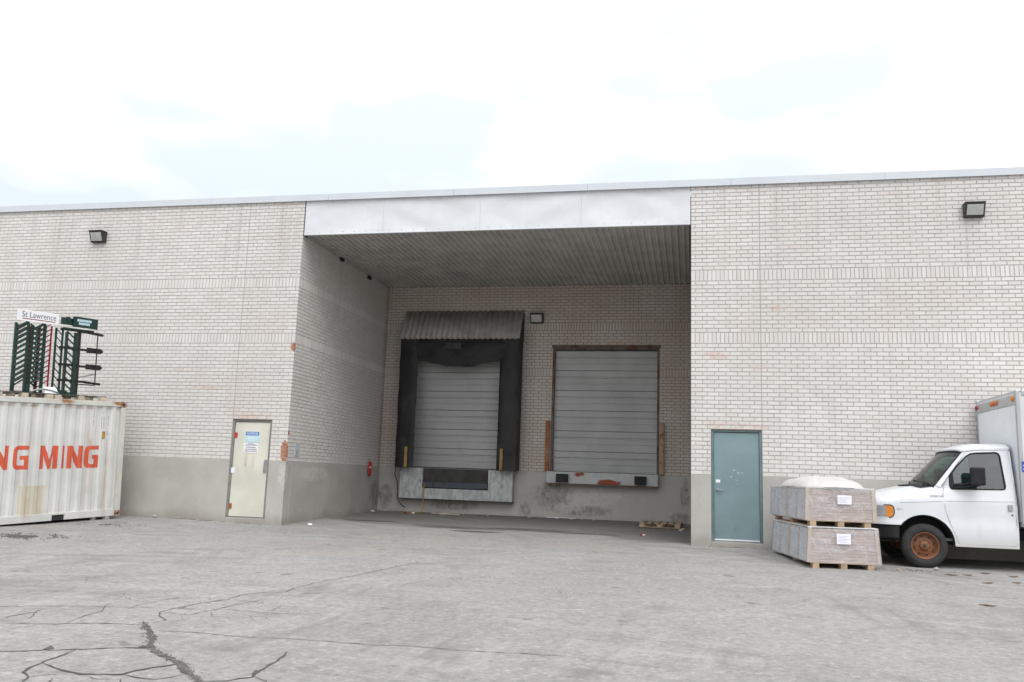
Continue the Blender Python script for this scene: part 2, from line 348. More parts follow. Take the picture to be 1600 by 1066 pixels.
M_RUSTCH = rusty('rusty_channel', (.30,.16,.09), (.26,.085,.03), .36, .56, 3, stretch=(1,1,.7))
M_RUSTBR = rusty('rusty_wood_channel', (.36,.24,.16), (.22,.09,.04), .5, .6, 5, stretch=(1,1,.7))
M_SLAT = plain('grey_door_slat', (.365,.365,.36), .45, .1, .1, .9, .08, 16)
M_SLATR = rusty('grey_door_section', (.37,.37,.365), (.24,.14,.09), .78, .84, 3, .45, (.4,1,2))
M_LEDGE = rusty('chipped_ledge', (.46,.46,.44), (.25,.065,.035), .63, .67, 2.2, .7, (1,1,1.2), chip=(.40,.42,.43), blobs=[((-3,5.6,1.35),(.3,.3,.12)), ((-2.2,5.6,1.16),(.45,.3,.14))], bias=.22)
M_LEVEL = rusty('chipped_leveler_plate', (.47,.47,.465), (.13,.135,.135), .60, .66, 4.5, .6, (1.5,1,.6), chip=(.34,.355,.355))
M_LIPB = rusty('blue_lip', (.055,.06,.085), (.06,.045,.04), .6, .66, 4, .6)
M_LIPD = plain('dark_lip', (.045,.043,.04), .7, var=.3)
M_WOOD = plain('pallet_wood', (.40,.295,.20), .8, var=.25, scale=6, bump=.3, obj=False)
M_WOODG = plain('grey_pallet_wood', (.10,.09,.08), .85, var=.3, scale=6, bump=.3)
M_WOODP = plain('pale_pallet_wood', (.50,.43,.34), .85, var=.2, scale=6, bump=.3)
def glassy(name, tint, refl=.12, rough=.02):
    t = NT(name); t.t.nodes.remove(t.b)
    tr = t.n('ShaderNodeBsdfTransparent'); tr.inputs[0].default_value = (*tint, 1)
    gl = t.n('ShaderNodeBsdfGlossy'); gl.inputs['Roughness'].default_value = rough
    fr = t.n('ShaderNodeFresnel'); fr.inputs[0].default_value = 1.5
    ms = t.n('ShaderNodeMixShader'); f = t.math('MAXIMUM', fr.outputs[0], refl)
    t.l(f, ms.inputs[0]); t.l(tr.outputs[0], ms.inputs[1]); t.l(gl.outputs[0], ms.inputs[2]); t.l(ms.outputs[0], t.out.inputs[0]); return t.mat
M_GLASS = glassy('tinted_glass', (.50,.60,.56), .10)
M_LENS = plain('light_lens', (.42,.43,.40), .25, var=.12, scale=14, bump=.1)

# ================================================================== GROUND
def axis(dense0, dense1, step, far0, far1):
    a = []; x = dense0
    while x < dense1 + 1e-6: a.append(x); x += step
    k = step; l = []; x = dense0
    while x > far0: k *= 1.5; x -= k; l.append(max(x, far0))
    k = step; r = []; x = a[-1]
    while x < far1: k *= 1.5; x += k; r.append(min(x, far1))
    return l[::-1] + a + r
gb = MB(); gb.grid(lambda x, y: (x, y, gz(x, y) + (.003*mnoise.noise((x*.6, y*.6, 0)) if y < 6 else 0)), axis(-16, 10, .5, -220, 220), axis(-18, 6.5, .5, -220, 160))
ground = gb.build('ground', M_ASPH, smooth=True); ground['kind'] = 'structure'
for pl in ground.data.polygons:
    pass
def gp(x, y, dz=0):
    p = on_ground(x, y); return Vector((p.x, p.y, gz(p.x, p.y)+.0035+dz))
def crack(px, width, seed, jag=1.0):
    rn = random.Random(seed); P = [gp(*q) for q in px]; pts = [P[0]]
    for a, b in zip(P, P[1:]):
        n = max(2, int((b-a).length/.045))
        for i in range(1, n+1): pts.append(a.lerp(b, i/n))
    mb = MB(); L = []; off = 0; N = len(pts)
    for i, p in enumerate(pts):
        d = pts[min(i+1, N-1)] - pts[max(i-1, 0)]; d.z = 0; d.normalize(); q = Vector((-d.y, d.x, 0))
        off = off*.75 + rn.uniform(-1, 1)*.012*jag
        w = width*(.45+rn.random()*.95)*min(1, (i+1)/4, (N-i)/4)
        c = p + q*off
        for s in (-1, 1):
            v = c + q*(s*w*.5*rn.uniform(.7, 1.3)); v.z = gz(v.x, v.y)+.0042; L.append(v)
    mb.add(L, [(2*i, 2*i+2, 2*i+3, 2*i+1) for i in range(N-1)])
    return mb.build('crack', M_CRACK, ground, fix=True)
CR = [
 ([(225,972),(229,984),(234,996),(236,1012),(246,1020),(268,1030),(280,1036),(290,1044),(298,1052),(306,1060),(334,1080),(350,1110)], .055),
 ([(-10,1019),(0,1018),(60,1016.6),(120,1015),(170,1014),(212,1012),(238,1014)], .020),
 ([(120,1016),(90,1028),(64,1037),(46,1043),(33,1051),(36,1058),(30,1075)], .018),
 ([(64,1037),(80,1041),(108,1049),(128,1053),(164,1054),(190,1054),(212,1048),(240,1043),(266,1040),(280,1036)], .024),
 ([(190,1055),(216,1059),(240,1062),(270,1058),(296,1053)], .014), ([(186,1062),(190,1070),(186,1090)], .016), ([(80,1060),(76,1066),(90,1074)], .014),
 ([(0,974),(26,975),(80,975.6),(160,975),(226,977)], .012),
 ([(240,985),(280,988),(320,991),(350,993),(405,998),(465,1000),(525,1004.5),(562,1007),(612,1009),(660,1012),(710,1016),(781,1020),(894,1026)], .010),
 ([(0,948),(60,947.6),(112,948),(164,949),(220,948.6),(250,951)], .009), ([(0,969),(20,963),(50,958),(66,954)], .012), ([(46,967),(60,956),(72,952)], .012),
 ([(104,974),(128,965),(156,956),(166,947),(174,943)], .010), ([(196,953),(220,945),(250,938),(300,931)], .009), ([(163,975),(174,967)], .008),
 ([(238,975),(262,969),(253,963),(254,957),(280,950),(312,943),(357,937.5),(375,930),(412,926),(445,926),(465,919),(487,912),(550,901),(600,890),(660,878)], .011),
 ([(254,958),(280,960),(294,962),(330,954),(360,947),(415,936)], .011), ([(347,952),(390,956),(435,959),(495,960)], .008), ([(357,937),(390,940),(425,941)], .008), ([(425,956),(440,946)], .008), ([(330,956),(331,963),(395,967)], .007),
 ([(450,1019),(430,1035),(410,1047),(395,1054),(392,1059),(375,1061),(355,1064),(320,1066)], .024), ([(397,1058),(412,1066),(425,1080)], .012),
 ([(0,1046),(40,1041),(64,1038)], .008), ([(36,1052),(70,1051),(110,1050)], .008), ([(0,985),(45,980),(70,975)], .008), ([(128,1054),(150,1062),(190,1063)], .008),
 ([(560,905),(610,897),(640,893)], .006), ([(20,1066),(60,1056),(104,1054)], .008)]
for i, (px, w) in enumerate(CR): crack(px, w, 100+i)
# broken-out corner where cracks meet
for px in ([(85,1014),(78,1015),(66,1015.6),(80,1009)], [(214,1012),(224,1008.5),(236,1013)], [(392,1055),(404,1052),(408,1049),(398,1048)]):
    mb = MB(); V = [gp(*q, .0008) for q in px]; mb.add(V, [tuple(range(len(V)))]); mb.build('crack', M_CRACK, ground)

# ================================================================== BUILDING
L, H, ZC, S = .2332, .084, 1.412, .2363
S2B, S2T = ZC+32*H, ZC+32*H+S
S1B, S1T = S2T+13*H, S2T+13*H+S
ZTOP = S1T+22*H; XL, D = -8.921, 5.902
bld = thing('warehouse', 'white brick warehouse with recessed truck dock and pale metal roof coping', 'building')
rows = [(ZC+i*H, ZC+(i+1)*H, 's', i) for i in range(32)] + [(S2B, S2T, 'v', 0)] + [(S2T+i*H, S2T+(i+1)*H, 's', i+1) for i in range(13)] + [(S1B, S1T, 'v', 0)] + [(S1T+i*H, S1T+(i+1)*H, 's', i) for i in range(22)]
J = .0055
def rects(length, holes, breaks, zmax=ZTOP, head=True):
    out = []
    for z0, z1, k, i in rows:
        if z0 >= zmax-.01: continue
        z1 = min(z1, zmax)
        segs = [0]+list(breaks)+[length]
        for si, (a, b) in enumerate(zip(segs, segs[1:])):
            cuts = [a]
            if k == 'v': st = [a+.09] if (si == 0 and head) else [a+H]; step = H
            else:
                step = L; st = [a + ((.09 if head and si == 0 else L*.5) if i % 2 else L)]
            x = st[0]
            while x < b-.02: cuts.append(x); x += step
            cuts.append(b)
            for u0_, u1_ in zip(cuts, cuts[1:]):
                pieces = [(u0_, u1_)]
                for hx0, hx1, hz0, hz1 in holes:
                    if z1 <= hz0+.02 or z0 >= hz1-.02: continue
                    np_ = []
                    for p0, p1 in pieces:
                        if p1 <= hx0 or p0 >= hx1: np_.append((p0, p1)); continue
                        if p0 < hx0: np_.append((p0, hx0))
                        if p1 > hx1: np_.append((hx1, p1))
                    pieces = np_
                for p0, p1 in pieces:
                    if p1-p0 > .022: out.append((p0+(J if p0 > .001 else 0), p1-J, z0+J, z1-J, k, p1-p0 > L-.002 and p1-p0 < L+.002))
    return out
def brick_verts(u0_, u1_, z0, z1, dep, f):
    c = .0035
    return [(u0_, -dep, z0), (u1_, -dep, z0), (u1_, -dep, z1), (u0_, -dep, z1), (u0_+c, f, z0+c), (u1_-c, f, z0+c), (u1_-c, f, z1-c), (u0_+c, f, z1-c)]
BF = [(4,5,6,7),(0,1,5,4),(1,2,6,5),(2,3,7,6),(3,0,4,7)]
single = None
def brick_wall(org, du, dn, length, holes, breaks, label, zmax=ZTOP, head=True, start=0., pick=None):
    """mortar slab with openings, bricks proud of it; holes are (u0,u1,z0,z1)"""
    du = Vector(du); dn = Vector(dn); org = Vector(org)
    P = lambda u, n, z: org + du*u + dn*n + Vector((0,0,z))
    mb = MB()
    xs = sorted({max(start, .0085) if head and abs(du.x) > .5 and abs(org.y) < .1 else start, length} | {h[0] for h in holes} | {h[1] for h in holes})
    for a, b in zip(xs, xs[1:]):
        zs = [(ZC, zmax)]
        for h in holes:
            if a >= h[0]-1e-6 and b <= h[1]+1e-6:
                nz_ = []
                for z0, z1 in zs:
                    if h[2] > z0: nz_.append((z0, min(z1, h[2])))
                    if h[3] < z1: nz_.append((max(z0, h[3]), z1))
                zs = nz_
        for z0, z1 in zs:
            q = [P(a,-.3,z0), P(b,-.3,z0), P(b,-.007,z0), P(a,-.007,z0), P(a,-.3,z1), P(b,-.3,z1), P(b,-.007,z1), P(a,-.007,z1)]
            mb.hexa(q)
    w = mb.build('brick_wall', M_MORT, bld); w['label'] = label
    rc = [r for r in rects(length, holes, breaks, zmax, head)]
    rc = [(max(r[0], start), *r[1:]) for r in rc if r[1] > start+.02]
    chosen = set()
    if pick:
        cand = []
        for i, r in enumerate(rc):
            if r[5] and r[4] == 's' and r[0] > .1:
                c = P((r[0]+r[1])/2, 0, (r[2]+r[3])/2)
                if pick(c): cand.append(((c-CAM_P).dot(fw), i))
        chosen = {i for _, i in sorted(cand)[:300]}
    rn = random.Random(len(rc)); mb = MB()
    for i, r in enumerate(rc):
        f = rn.uniform(-.0012, .0014)
        if i in chosen:
            global single
            if single is None:
                sb = MB(); hw = (L-2*J)/2; hh = (H-2*J)/2
                sb.add([(du*a + dn*b + Vector((0,0,c))) for a, b, c in brick_verts(-hw, hw, -hh, hh, .02, 0)], BF); single = sb.mesh('brick', M_BRICK)
            o = bpy.data.objects.new('brick', single); o.location = P((r[0]+r[1])/2, f, (r[2]+r[3])/2); COL.objects.link(o); o.parent = w
            continue
        tl = rn.uniform(-.0008, .0008)
        mb.add([P(*v) for v in brick_verts(r[0], r[1], r[2]+tl, r[3]+tl, .02, f)], BF)
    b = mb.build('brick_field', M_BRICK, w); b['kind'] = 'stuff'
    return w
# openings
RD = (.40, 1.395, .10, 2.336); LDU = (XL+9.335+.0, XL+10.31)   # left door in u from the corner, leftwards
LD = (.414, 1.39, .10, 2.336)
DK1 = (-8.02, -5.2, 1.412, 4.83); DK2 = (-3.87, -.865, 1.412, 4.93)
def vis_pick(c): return c.x < 6.15 and c.z > 2.2 and not (c.x > 3.9 and c.z < 2.35) and not (c.x > 5.1 and c.z < 3.25)
RLEN, LLEN = 9.5, 11.6
brick_wall((0,0,0), (1,0,0), (0,-1,0), RLEN, [RD], [6*L, 6*L+24*L], 'front brick wall right of the dock recess', pick=vis_pick)
brick_wall((XL,0,0), (-1,0,0), (0,-1,0), LLEN, [LD], [1.40], 'front brick wall left of the dock recess')
brick_wall((XL,0,0), (0,1,0), (1,0,0), D, [], [], 'side brick wall on the left of the dock recess', zmax=6.76, start=.0225)
brick_wall((0,0,0), (0,1,0), (-1,0,0), D, [], [], 'side brick wall on the right of the dock recess', zmax=6.76, start=.0225)
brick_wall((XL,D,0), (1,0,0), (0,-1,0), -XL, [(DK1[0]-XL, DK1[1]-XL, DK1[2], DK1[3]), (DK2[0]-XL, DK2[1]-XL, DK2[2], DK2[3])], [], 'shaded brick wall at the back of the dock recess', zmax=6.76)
# concrete base
def base(x0, x1, y0, y1, nm='concrete_base', z0=-.5, z1=ZC):
    mb = MB(); mb.box(x0, x1, y0, y1, z0, z1); return mb.build(nm, M_CONC, bld, bevel=.008)
base(.0, .40, -.004, .3); base(1.395, RLEN, -.004, .3); base(.4005, 1.3945, -.003, .3, z1=.098)
base(XL-.414, XL, -.004, .3); base(XL-LLEN, XL-1.39, -.004, .3); base(XL-1.3895, XL-.4145, -.003, .3, z1=.115)
base(XL-.3, XL+.004, .3005, D-.0045); base(-.004, .3, .3005, D-.0045); base(XL+.001, -.001, D-.004, D+.3)
# coping
x = XL-LLEN
while x < RLEN-.1:
    x1 = min(x+3.05, RLEN); mb = MB()
    mb.box(x+.002, x1-.002, -.045, .35, ZTOP+.006, ZTOP+.137); mb.box(x+.002, x1-.002, -.05, -.0452, ZTOP-.02, ZTOP+.139)
    mb.build('coping_section', M_COPE, bld, bevel=.006); x = x1
# fascia panels, very slightly oil-canned
FB = 6.69
for i, (a, b) in enumerate(((XL+.022, -6.95), (-6.95, -4.65), (-4.65, -2.36), (-2.36, -.012))):
    mb = MB(); nx, nz_ = 36, 12
    def fp(u, v, a=a, b=b, i=i):
        e = min(u, 1-u)*min(v, 1-v)*16
        return (a+.0015+(b-a-.003)*u, .012+.022*min(1, e)*(mnoise.noise((u*2.2+i*9, v*1.3, 3.3))+.9*abs(math.sin(3.3*u+(2.2 if i % 2 else -2.2)*v+i))), FB+(ZTOP-.004-FB)*v)
    mb.grid(fp, [k/nx for k in range(nx+1)], [k/nz_ for k in range(nz_+1)])
    mb.build('fascia_panel', M_FASC, bld, smooth=True)
mb = MB(); mb.box(XL+.022, -.012, .06, .2, FB+.03, ZTOP); mb.box(XL+.022, -.012, -.002, .06, FB-.018, FB-.001); mb.build('fascia_backing', M_FASC, bld)
mb = MB(); mb.box(XL+.002, XL+.0215, .02, .2, FB-.02, ZTOP-.002); mb.build('fascia_joint', M_DARK, bld)
for k in range(31):
    for z in (FB+.05, ZTOP-.06):
        mb = MB(); xx = XL+.12+k*.29; mb.cyl((xx, .02, z), (xx, .003, z), .007, n=6); mb.build('fascia_screw', M_STEEL, bld)
# soffit: ribbed steel deck in 0.9 m sheets
x = XL+.03; k = 0
while x < -.05:
    x1 = min(x+.9, -.01); mb = MB(); prof = []; u = x
    while u < x1-1e-4:
        for du_, z in ((0,0),(.048,0),(.062,.038),(.136,.038),(.15,0)):
            if u+du_ <= x1+1e-4: prof.append((u+du_, 6.705+z))
        u += .15
    dz = .0015*(k % 2)
    P0 = [(a, .062, z+dz) for a, z in prof]; P1 = [(a, D-.001, z+dz+.02) for a, z in prof]; n = len(prof)
    mb.add(P0+P1, [(i, i+1, n+i+1, n+i) for i in range(n-1)]); mb.build('soffit_deck_sheet', M_DECK, bld); x = x1; k += 1
mb = MB(); mb.box(XL-LLEN+.01, RLEN-.01, .36, 26, 7.3, 7.42); mb.box(XL+.01, -.01, .21, D, 6.80, 6.9); mb.build('roof', M_DECK, bld)
mb = MB(); mb.box(XL-LLEN, XL-LLEN+.3, .3005, 26, -.5, 7.5); mb.box(RLEN-.3, RLEN, .3005, 26, -.5, 7.5); mb.box(XL-LLEN+.3, RLEN-.3, 25.7, 26, -.5, 7.5); mb.build('rear_wall', M_CONC, bld)

# personnel doors
def pdoor(x0, x1, z0, z1, mdoor, mframe, label, hinge_left):
    d = MB(); d.box(x0+.052, x1-.052, .045, .09, z0+.03, z1-.062); dr = d.build('steel_door', mdoor, bld, bevel=.003); dr['label'] = label
    f = MB(); f.box(x0, x0+.048, .018, .13, z0, z1-.052); f.box(x1-.048, x1, .018, .13, z0, z1-.052); f.box(x0, x1, .018, .13, z1-.05, z1-.018); f.build('frame', mframe, dr, bevel=.003)
    s = MB(); s.box(x0+.05, x1-.05, .02, .14, z0, z0+.018); s.build('threshold', M_STEEL, dr)
    t = MB(); t.box(x0+.0, x1-.0, .004, .14, z1-.0175, z1-.001); t.build('lintel_angle', M_RUSTTRIM, dr)
    b = MB(); b.box(x0, x1, .145, .16, z0, z1-.02); b.build('backing', M_DARK, dr)
    return dr
dR = pdoor(.403, 1.392, .10, 2.335, M_DOORR, M_FRAMR, 'teal steel door with lever handle right of the dock', False)
h = MB(); h.cyl((.53,.0445,1.125), (.53,-.01,1.125), .026, n=14); h.box(.525,.64,-.022,-.006,1.113,1.133); h.build('lever_handle', M_STEEL, dR, bevel=.003)
h = MB(); h.box(.49,.578,.036,.0445,1.262,1.322); h.build('lock_plate', M_WHITE, dR, bevel=.002)
h = MB(); h.box(.46,1.335,.034,.0445,.128,.152); h.build('door_sweep', M_WHITE, dR)
for z in (.35, 1.15, 2.0):
    h = MB(); h.cyl((1.342,.036,z-.05), (1.342,.036,z+.05), .011, n=8); h.build('hinge', M_FRAMR, dR)
rn = random.Random(5)
for k in range(9):
    h = MB(); a, z = .9+rn.uniform(-.13,.1), 1.38+rn.uniform(-.14,.16); s = rn.uniform(.006,.018); h.box(a, a+s*2.2, .0425, .0446, z, z+s*.7); h.build('paint_chip', M_PALEBLUE if k % 3 else M_WHITE, dR)
dL = pdoor(XL-1.389, XL-.415, .115, 2.335, M_DOORL, M_FRAML, 'cream steel door with notice signs and rusty hinges', True)
for z, m in ((1.97, M_REDP), (1.17, M_PAPER), (.37, M_RUSTCH)):
    h = MB(); h.box(-10.258,-10.19,.034,.0445,z-.06,z+.06); h.cyl((-10.262,.03,z-.06), (-10.262,.03,z+.06), .012, n=8); h.build('hinge', m, dL)
h = MB(); h.tube([(-9.44,.045,1.40),(-9.44,-.012,1.39),(-9.445,-.018,1.28),(-9.45,-.012,1.17),(-9.45,.045,1.16)], .011, 8); h.box(-9.475,-9.405,.036,.0446,1.13,1.43); h.build('pull_handle', M_STEEL, dL)
h = MB(); h.box(-9.995,-9.64,.038,.0446,1.815,2.06); sg = h.build('notice_sign', M_PALEBLUE, dL)
h = MB(); h.box(-9.985,-9.65,.0372,.0378,1.98,2.05); h.build('header', M_BLUE, sg) if False else None
def notice():
    h = MB(); h.box(-9.982,-9.653,.0362,.0378,1.972,2.052); h.build('header_band', M_BLUE, dL)
    fit_text('NOTICE', -9.95, -9.685, 1.990, 2.036, lambda a, b: (a, .0352, b), 'notice_lettering', M_WHITE, dL, .02)
    for k in range(3):
        h = MB(); w = (.11,.13,.09)[k]; h.box(-9.817-w,-9.817+w,.0368,.0378,1.925-k*.036,1.934-k*.036); h.build('text_line', M_WHITE, dL)
    h = MB(); h.box(-10.01,-9.655,.038,.0446,1.575,1.80); h.build('paper_notice', M_WHITE, dL)
    h = MB(); V = [(-9.99,1.735),(-9.975,1.765),(-9.93,1.77),(-9.90,1.79),(-9.78,1.79),(-9.74,1.768),(-9.69,1.765),(-9.675,1.74),(-9.69,1.735)]
    h.add([(a,.0365,b) for a, b in V], [tuple(range(len(V)))]); h.build('vehicle_pictogram', M_INKL, dL)
    for k in range(3):
        h = MB(); w = (.12,.14,.15)[k]
        rn2 = random.Random(k); a = -9.83-w
        while a < -9.83+w:
            b = a+rn2.uniform(.015,.035); h.box(a, b, .0365, .0378, 1.69-k*.043, 1.709-k*.043); a = b+.008
        h.build('text_line', M_INK, dL)
notice()
# control joints
for xx, yy in ((6*L, 0), (XL-1.40, 0)):
    mb = MB(); mb.box(xx-.004, xx+.004, -.0005, .012, 2.34, ZTOP); mb.build('control_joint', plain('joint_sealant', (.46,.42,.38), .8), bld) if xx > 0 else mb.build('control_joint', bpy.data.materials['joint_sealant'], bld)

# overhead doors: ribbed steel sections
def odoor(x0, x1, z0, z1, label, mt, ydoor):
    fr = MB(); fr.box(x0, x0+.06, D+.002, D+.3, z0, z1); fr.box(x1-.06, x1, D+.002, D+.3, z0, z1); fr.box(x0+.0605, x1-.0605, D+.002, D+.3, z1-.06, z1)
    od = fr.build('overhead_door', M_RUSTTRIM, bld, bevel=.004); od['label'] = label
    n = 6; hh = (z1-.065-z0-.02)/n
    for k in range(n):
        s = MB(); a = z0+.02+k*hh; b = a+hh-.006
        # section profile (offset outwards, height): two flat ribs with grooves
        pr = [(0,a),(.012,a+.008),(.012,a+hh*.30),(.004,a+hh*.325),(.004,a+hh*.36),(.012,a+hh*.385),(.012,a+hh*.60),(-.012,a+hh*.63),(-.012,a+hh*.67),(.012,a+hh*.70),(.012,b-.012),(0,b)]
        m = len(pr); P0 = [(x0+.0605, ydoor-o, z) for o, z in pr]; P1 = [(x1-.0605, ydoor-o, z) for o, z in pr]
        s.add(P0+P1, [(i, m+i, m+i+1, i+1) for i in range(m-1)]); s.build('door_section', mt, od)
    bk = MB(); bk.box(x0+.06, x1-.06, ydoor+.03, ydoor+.05, z0, z1-.06); bk.build('backing', M_DARK, od)
    bs = MB(); bs.box(x0+.0605, x1-.0605, ydoor-.02, ydoor+.03, z0+.001, z0+.0195); bs.build('bottom_seal', M_BLACKRUB, od)
    return od
od1 = odoor(DK1[0], DK1[1], DK1[2], DK1[3], 'ribbed grey overhead door inside the black dock shelter', M_SLAT, D+.14)
od2 = odoor(DK2[0], DK2[1], DK2[2], DK2[3], 'ribbed grey overhead door with rusty side channels', M_SLATR, D+.14)
hdr = MB(); hdr.box(DK2[0]-.03, DK2[1]+.03, D-.035, D-.003, 4.93, 5.0); hdr.build('header_angle', M_RUSTTRIM, od2, bevel=.003)
for a, b, m in ((-4.01,-3.90,M_RUSTCH), (-.845,-.735,M_RUSTBR)):
    g = MB(); g.box(a, b, D-.10, D-.004, 1.43, 2.83); g.box(a+.02, b-.02, D-.104, D-.1005, 1.47, 2.79); g.build('guard_channel', m, od2, bevel=.006)
# small fittings on the side wall (parts of the building)
for y, z in ((2.22,6.66),(4.16,6.64)):
    g = MB(); g.box(XL+.002, XL+.07, y-.09, y+.09, z-.035, z+.045); g.build('conduit_box', M_DARK, bld, bevel=.004)
g = MB(); g.box(XL+.003, XL+.018, .36, .62, 1.55, 1.83); pb = g.build('meter_plate', plain('pale_plate', (.47,.52,.53), .45), bld, bevel=.004); pb['label'] = 'pale blue-grey metal plate on the brick side wall'
g = MB(); g.box(XL+.0182, XL+.026, .44, .50, 1.60, 1.68); g.build('cover', M_STEEL, pb)
fx = MB()
for k in range(20):
    pass
fx.tube([(XL+.06, 5.0+.09*math.cos(a), 1.33+.19*math.sin(a)) for a in [2*math.pi*k/20 for k in range(21)]], .028, 8); ring = fx.build('hose_ring', M_REDP, bld, smooth=True); ring['label'] = 'red oval hose hanger near the back corner'
fx = MB(); fx.cyl((XL+.0045, 5.0, 1.36), (XL+.09, 5.0, 1.36), .045, .03, 12); fx.build('valve', M_WHITE, ring)

# ================================================================== WALL LIGHTS
def wall_light(x, y, z, label, w=.37, h=.26, dep=.21):
    t = thing('wall_light', label, 'wall light', (x, y, z), 'wall pack lights on the brick walls')
    m = MB(); a = w/2; b = h/2
    # housing: deep brow at top, sloping lens
    m.hexa([(-a,-.09,-b),(a,-.09,-b),(a,0,-b),(-a,0,-b),(-a,-dep,b),(a,-dep,b),(a,0,b),(-a,0,b)])
    m.box(-a-.008, a+.008, -dep-.012, .0, b+.001, b+.02); m.build('housing', M_BRONZE, t, bevel=.008, local=True)
    l = MB(); n = Vector((0, -h, -(dep-.09))).normalized()*.006
    q = lambda u, v: Vector((u*(a-.035), -.09-(dep-.09)*v, -b+h*v)) + n
    l.grid(lambda u, v: q(u, v) + n*3*(1-u*u)*(1-(2*v-1)**2), [-1,-.5,0,.5,1], [.14,.35,.6,.88]); l.build('lens', M_LENS, t, smooth=True, local=True)
    return t
wall_light(-14.36, -.001, 6.74, 'dark wall pack light above the shipping container, left brick wall')
wall_light(5.50, -.001, 6.765, 'dark wall pack light high on the right brick wall above the truck')
wall_light(-4.36, D-.001, 5.76, 'small dark wall light beside the corrugated dock hood')

# ================================================================== DOCK SHELTER
sh = thing('dock_shelter', 'black vinyl dock shelter with corrugated metal hood around overhead door', 'dock shelter', (-6.5, D, 1.4))
YF = D-.5
hd = MB(); n = 0; xs = []
x = -8.30
while x < -4.73: xs.append(x); x += .0185
def hoodpt(x, v):
    o = .027*math.cos(2*math.pi*(x+8.3)/.1595)
    a = Vector((x, D-.03, 6.02)); b = Vector((x, YF-.05, 5.10)); nn = Vector((0,-.9,.5)).normalized()
    return a.lerp(b, v) + nn*o
hd.grid(hoodpt, xs, [0, .5, 1]); hood = hd.build('corrugated_hood', M_HOOD, sh, smooth=True)
md = hood.modifiers.new('solid', 'SOLIDIFY'); md.thickness = .004
hs = MB()
for xx in (-8.29, -4.735): hs.add([(xx, D-.01, 6.0), (xx, YF-.03, 5.08), (xx, D-.01, 5.08)], [(0,1,2)])
hs.build('hood_end', M_VINYL, sh)
def pad(x0, x1, z0, z1, sd):
    m = MB()
    def f(u, v):
        z = z0+(z1-z0)*v; wv = .025*mnoise.noise((u*2+x0, v*7, 1.7))+.012*mnoise.noise((u*5, v*22, x0))
        return (x0+(x1-x0)*u + .03*mnoise.noise((v*5, x0, 2))*(u if sd > 0 else 1-u), YF - .03 + wv + .05*(abs(2*u-1)**4), z)
    m.grid(f, [i/10 for i in range(11)], [i/50 for i in range(51)])
    return m.build('side_curtain', M_VINYL, sh, smooth=True)
pad(-8.285, -7.74, 1.40, 5.09, -1); pad(-5.31, -4.745, 1.39, 5.09, 1)
for a, b in ((-8.28,-8.22),(-4.81,-4.75)): m = MB(); m.box(a, b, YF+.03, D-.005, 1.42, 5.08); m.build('side_wall', M_VINYL, sh)
m = MB()
def curt(u, v):
    x = -8.2+(3.4)*u; sag = (2*u-1)**2; bot = 4.30+.42*sag + .03*mnoise.noise((u*9, 0, 4)); z = 5.09+(bot-5.09)*v
    return (x, YF + .015 + .05*mnoise.noise((u*6, v*2.5, 8)) - .06*math.sin(math.pi*v)*(1-sag) + .015*mnoise.noise((u*20, v*6+u*8, 5)), z)
m.grid(curt, [i/50 for i in range(51)], [i/16 for i in range(17)]); m.build('head_curtain', M_VINYL, sh, smooth=True)
m = MB(); m.box(-6.95, -6.45, YF-.062, YF-.05, 4.80, 4.99); m.build('maker_patch', plain('worn_patch', (.035,.036,.038), .6, var=.4, scale=9), sh)
for a, b, z0, z1 in ((-7.985,-7.895,1.41,1.99), (-5.205,-5.115,1.41,2.0)):
    g = MB(); g.box(a, b, YF-.075, YF-.055, z0, z1); g.build('guide_strip', M_YEL, sh, bevel=.004)

# ================================================================== DOCK LEVELER / LEDGE
lv = thing('dock_leveler', 'chipped white and grey dock leveler face below the black shelter', 'dock leveler', (-6.5, D, .54))
YL = D-.25
m = MB(); m.box(-8.19, -7.51, YL, D-.005, .54, 1.40); m.box(-5.58, -4.88, YL, D-.005, .54, 1.40); m.box(-7.5095, -5.5805, YL, D-.005, .54, .835); m.build('face_plate', M_LEVEL, lv, bevel=.006)
m = MB(); m.box(-8.20, -4.87, YL-.012, D-.004, .515, .539); m.build('bottom_angle', M_LIPD, lv)
m = MB(); m.box(-7.50, -5.59, YL+.06, YL+.11, 1.03, 1.395); m.build('lip_plate', M_LIPD, lv, bevel=.005)
m = MB(); m.box(-7.48, -5.61, YL+.02, YL+.058, .86, 1.026); m.build('lip_edge', M_LIPB, lv, bevel=.005)
m = MB(); m.box(-7.50, -5.59, YL+.12, YL+.14, .835, 1.40); m.build('pit_back', M_DARK, lv)
lg = thing('dock_ledge', 'weathered dock ledge with two black bumpers under right overhead door', 'dock ledge', (-2.4, D, 1.1))
m = MB(); m.box(-3.93, -.88, YL, D-.005, 1.11, 1.425); m.build('ledge_plate', M_LEDGE, lg, bevel=.006)
m = MB(); m.box(-3.94, -.87, YL-.012, D-.004, 1.075, 1.109); m.box(-3.90, -.90, YL-.006, D-.004, 1.4255, 1.44); m.build('steel_angle', M_RUSTTRIM, lg)
for a, b in ((-3.645,-3.31), (-1.505,-1.185)):
    m = MB()
    for k in range(6): m.box(a+k*(b-a)/6+.001, a+(k+1)*(b-a)/6-.001, YL-.10, YL-.001, 1.135, 1.365)
    m.build('bumper', M_BLACKRUB, lg, bevel=.004)
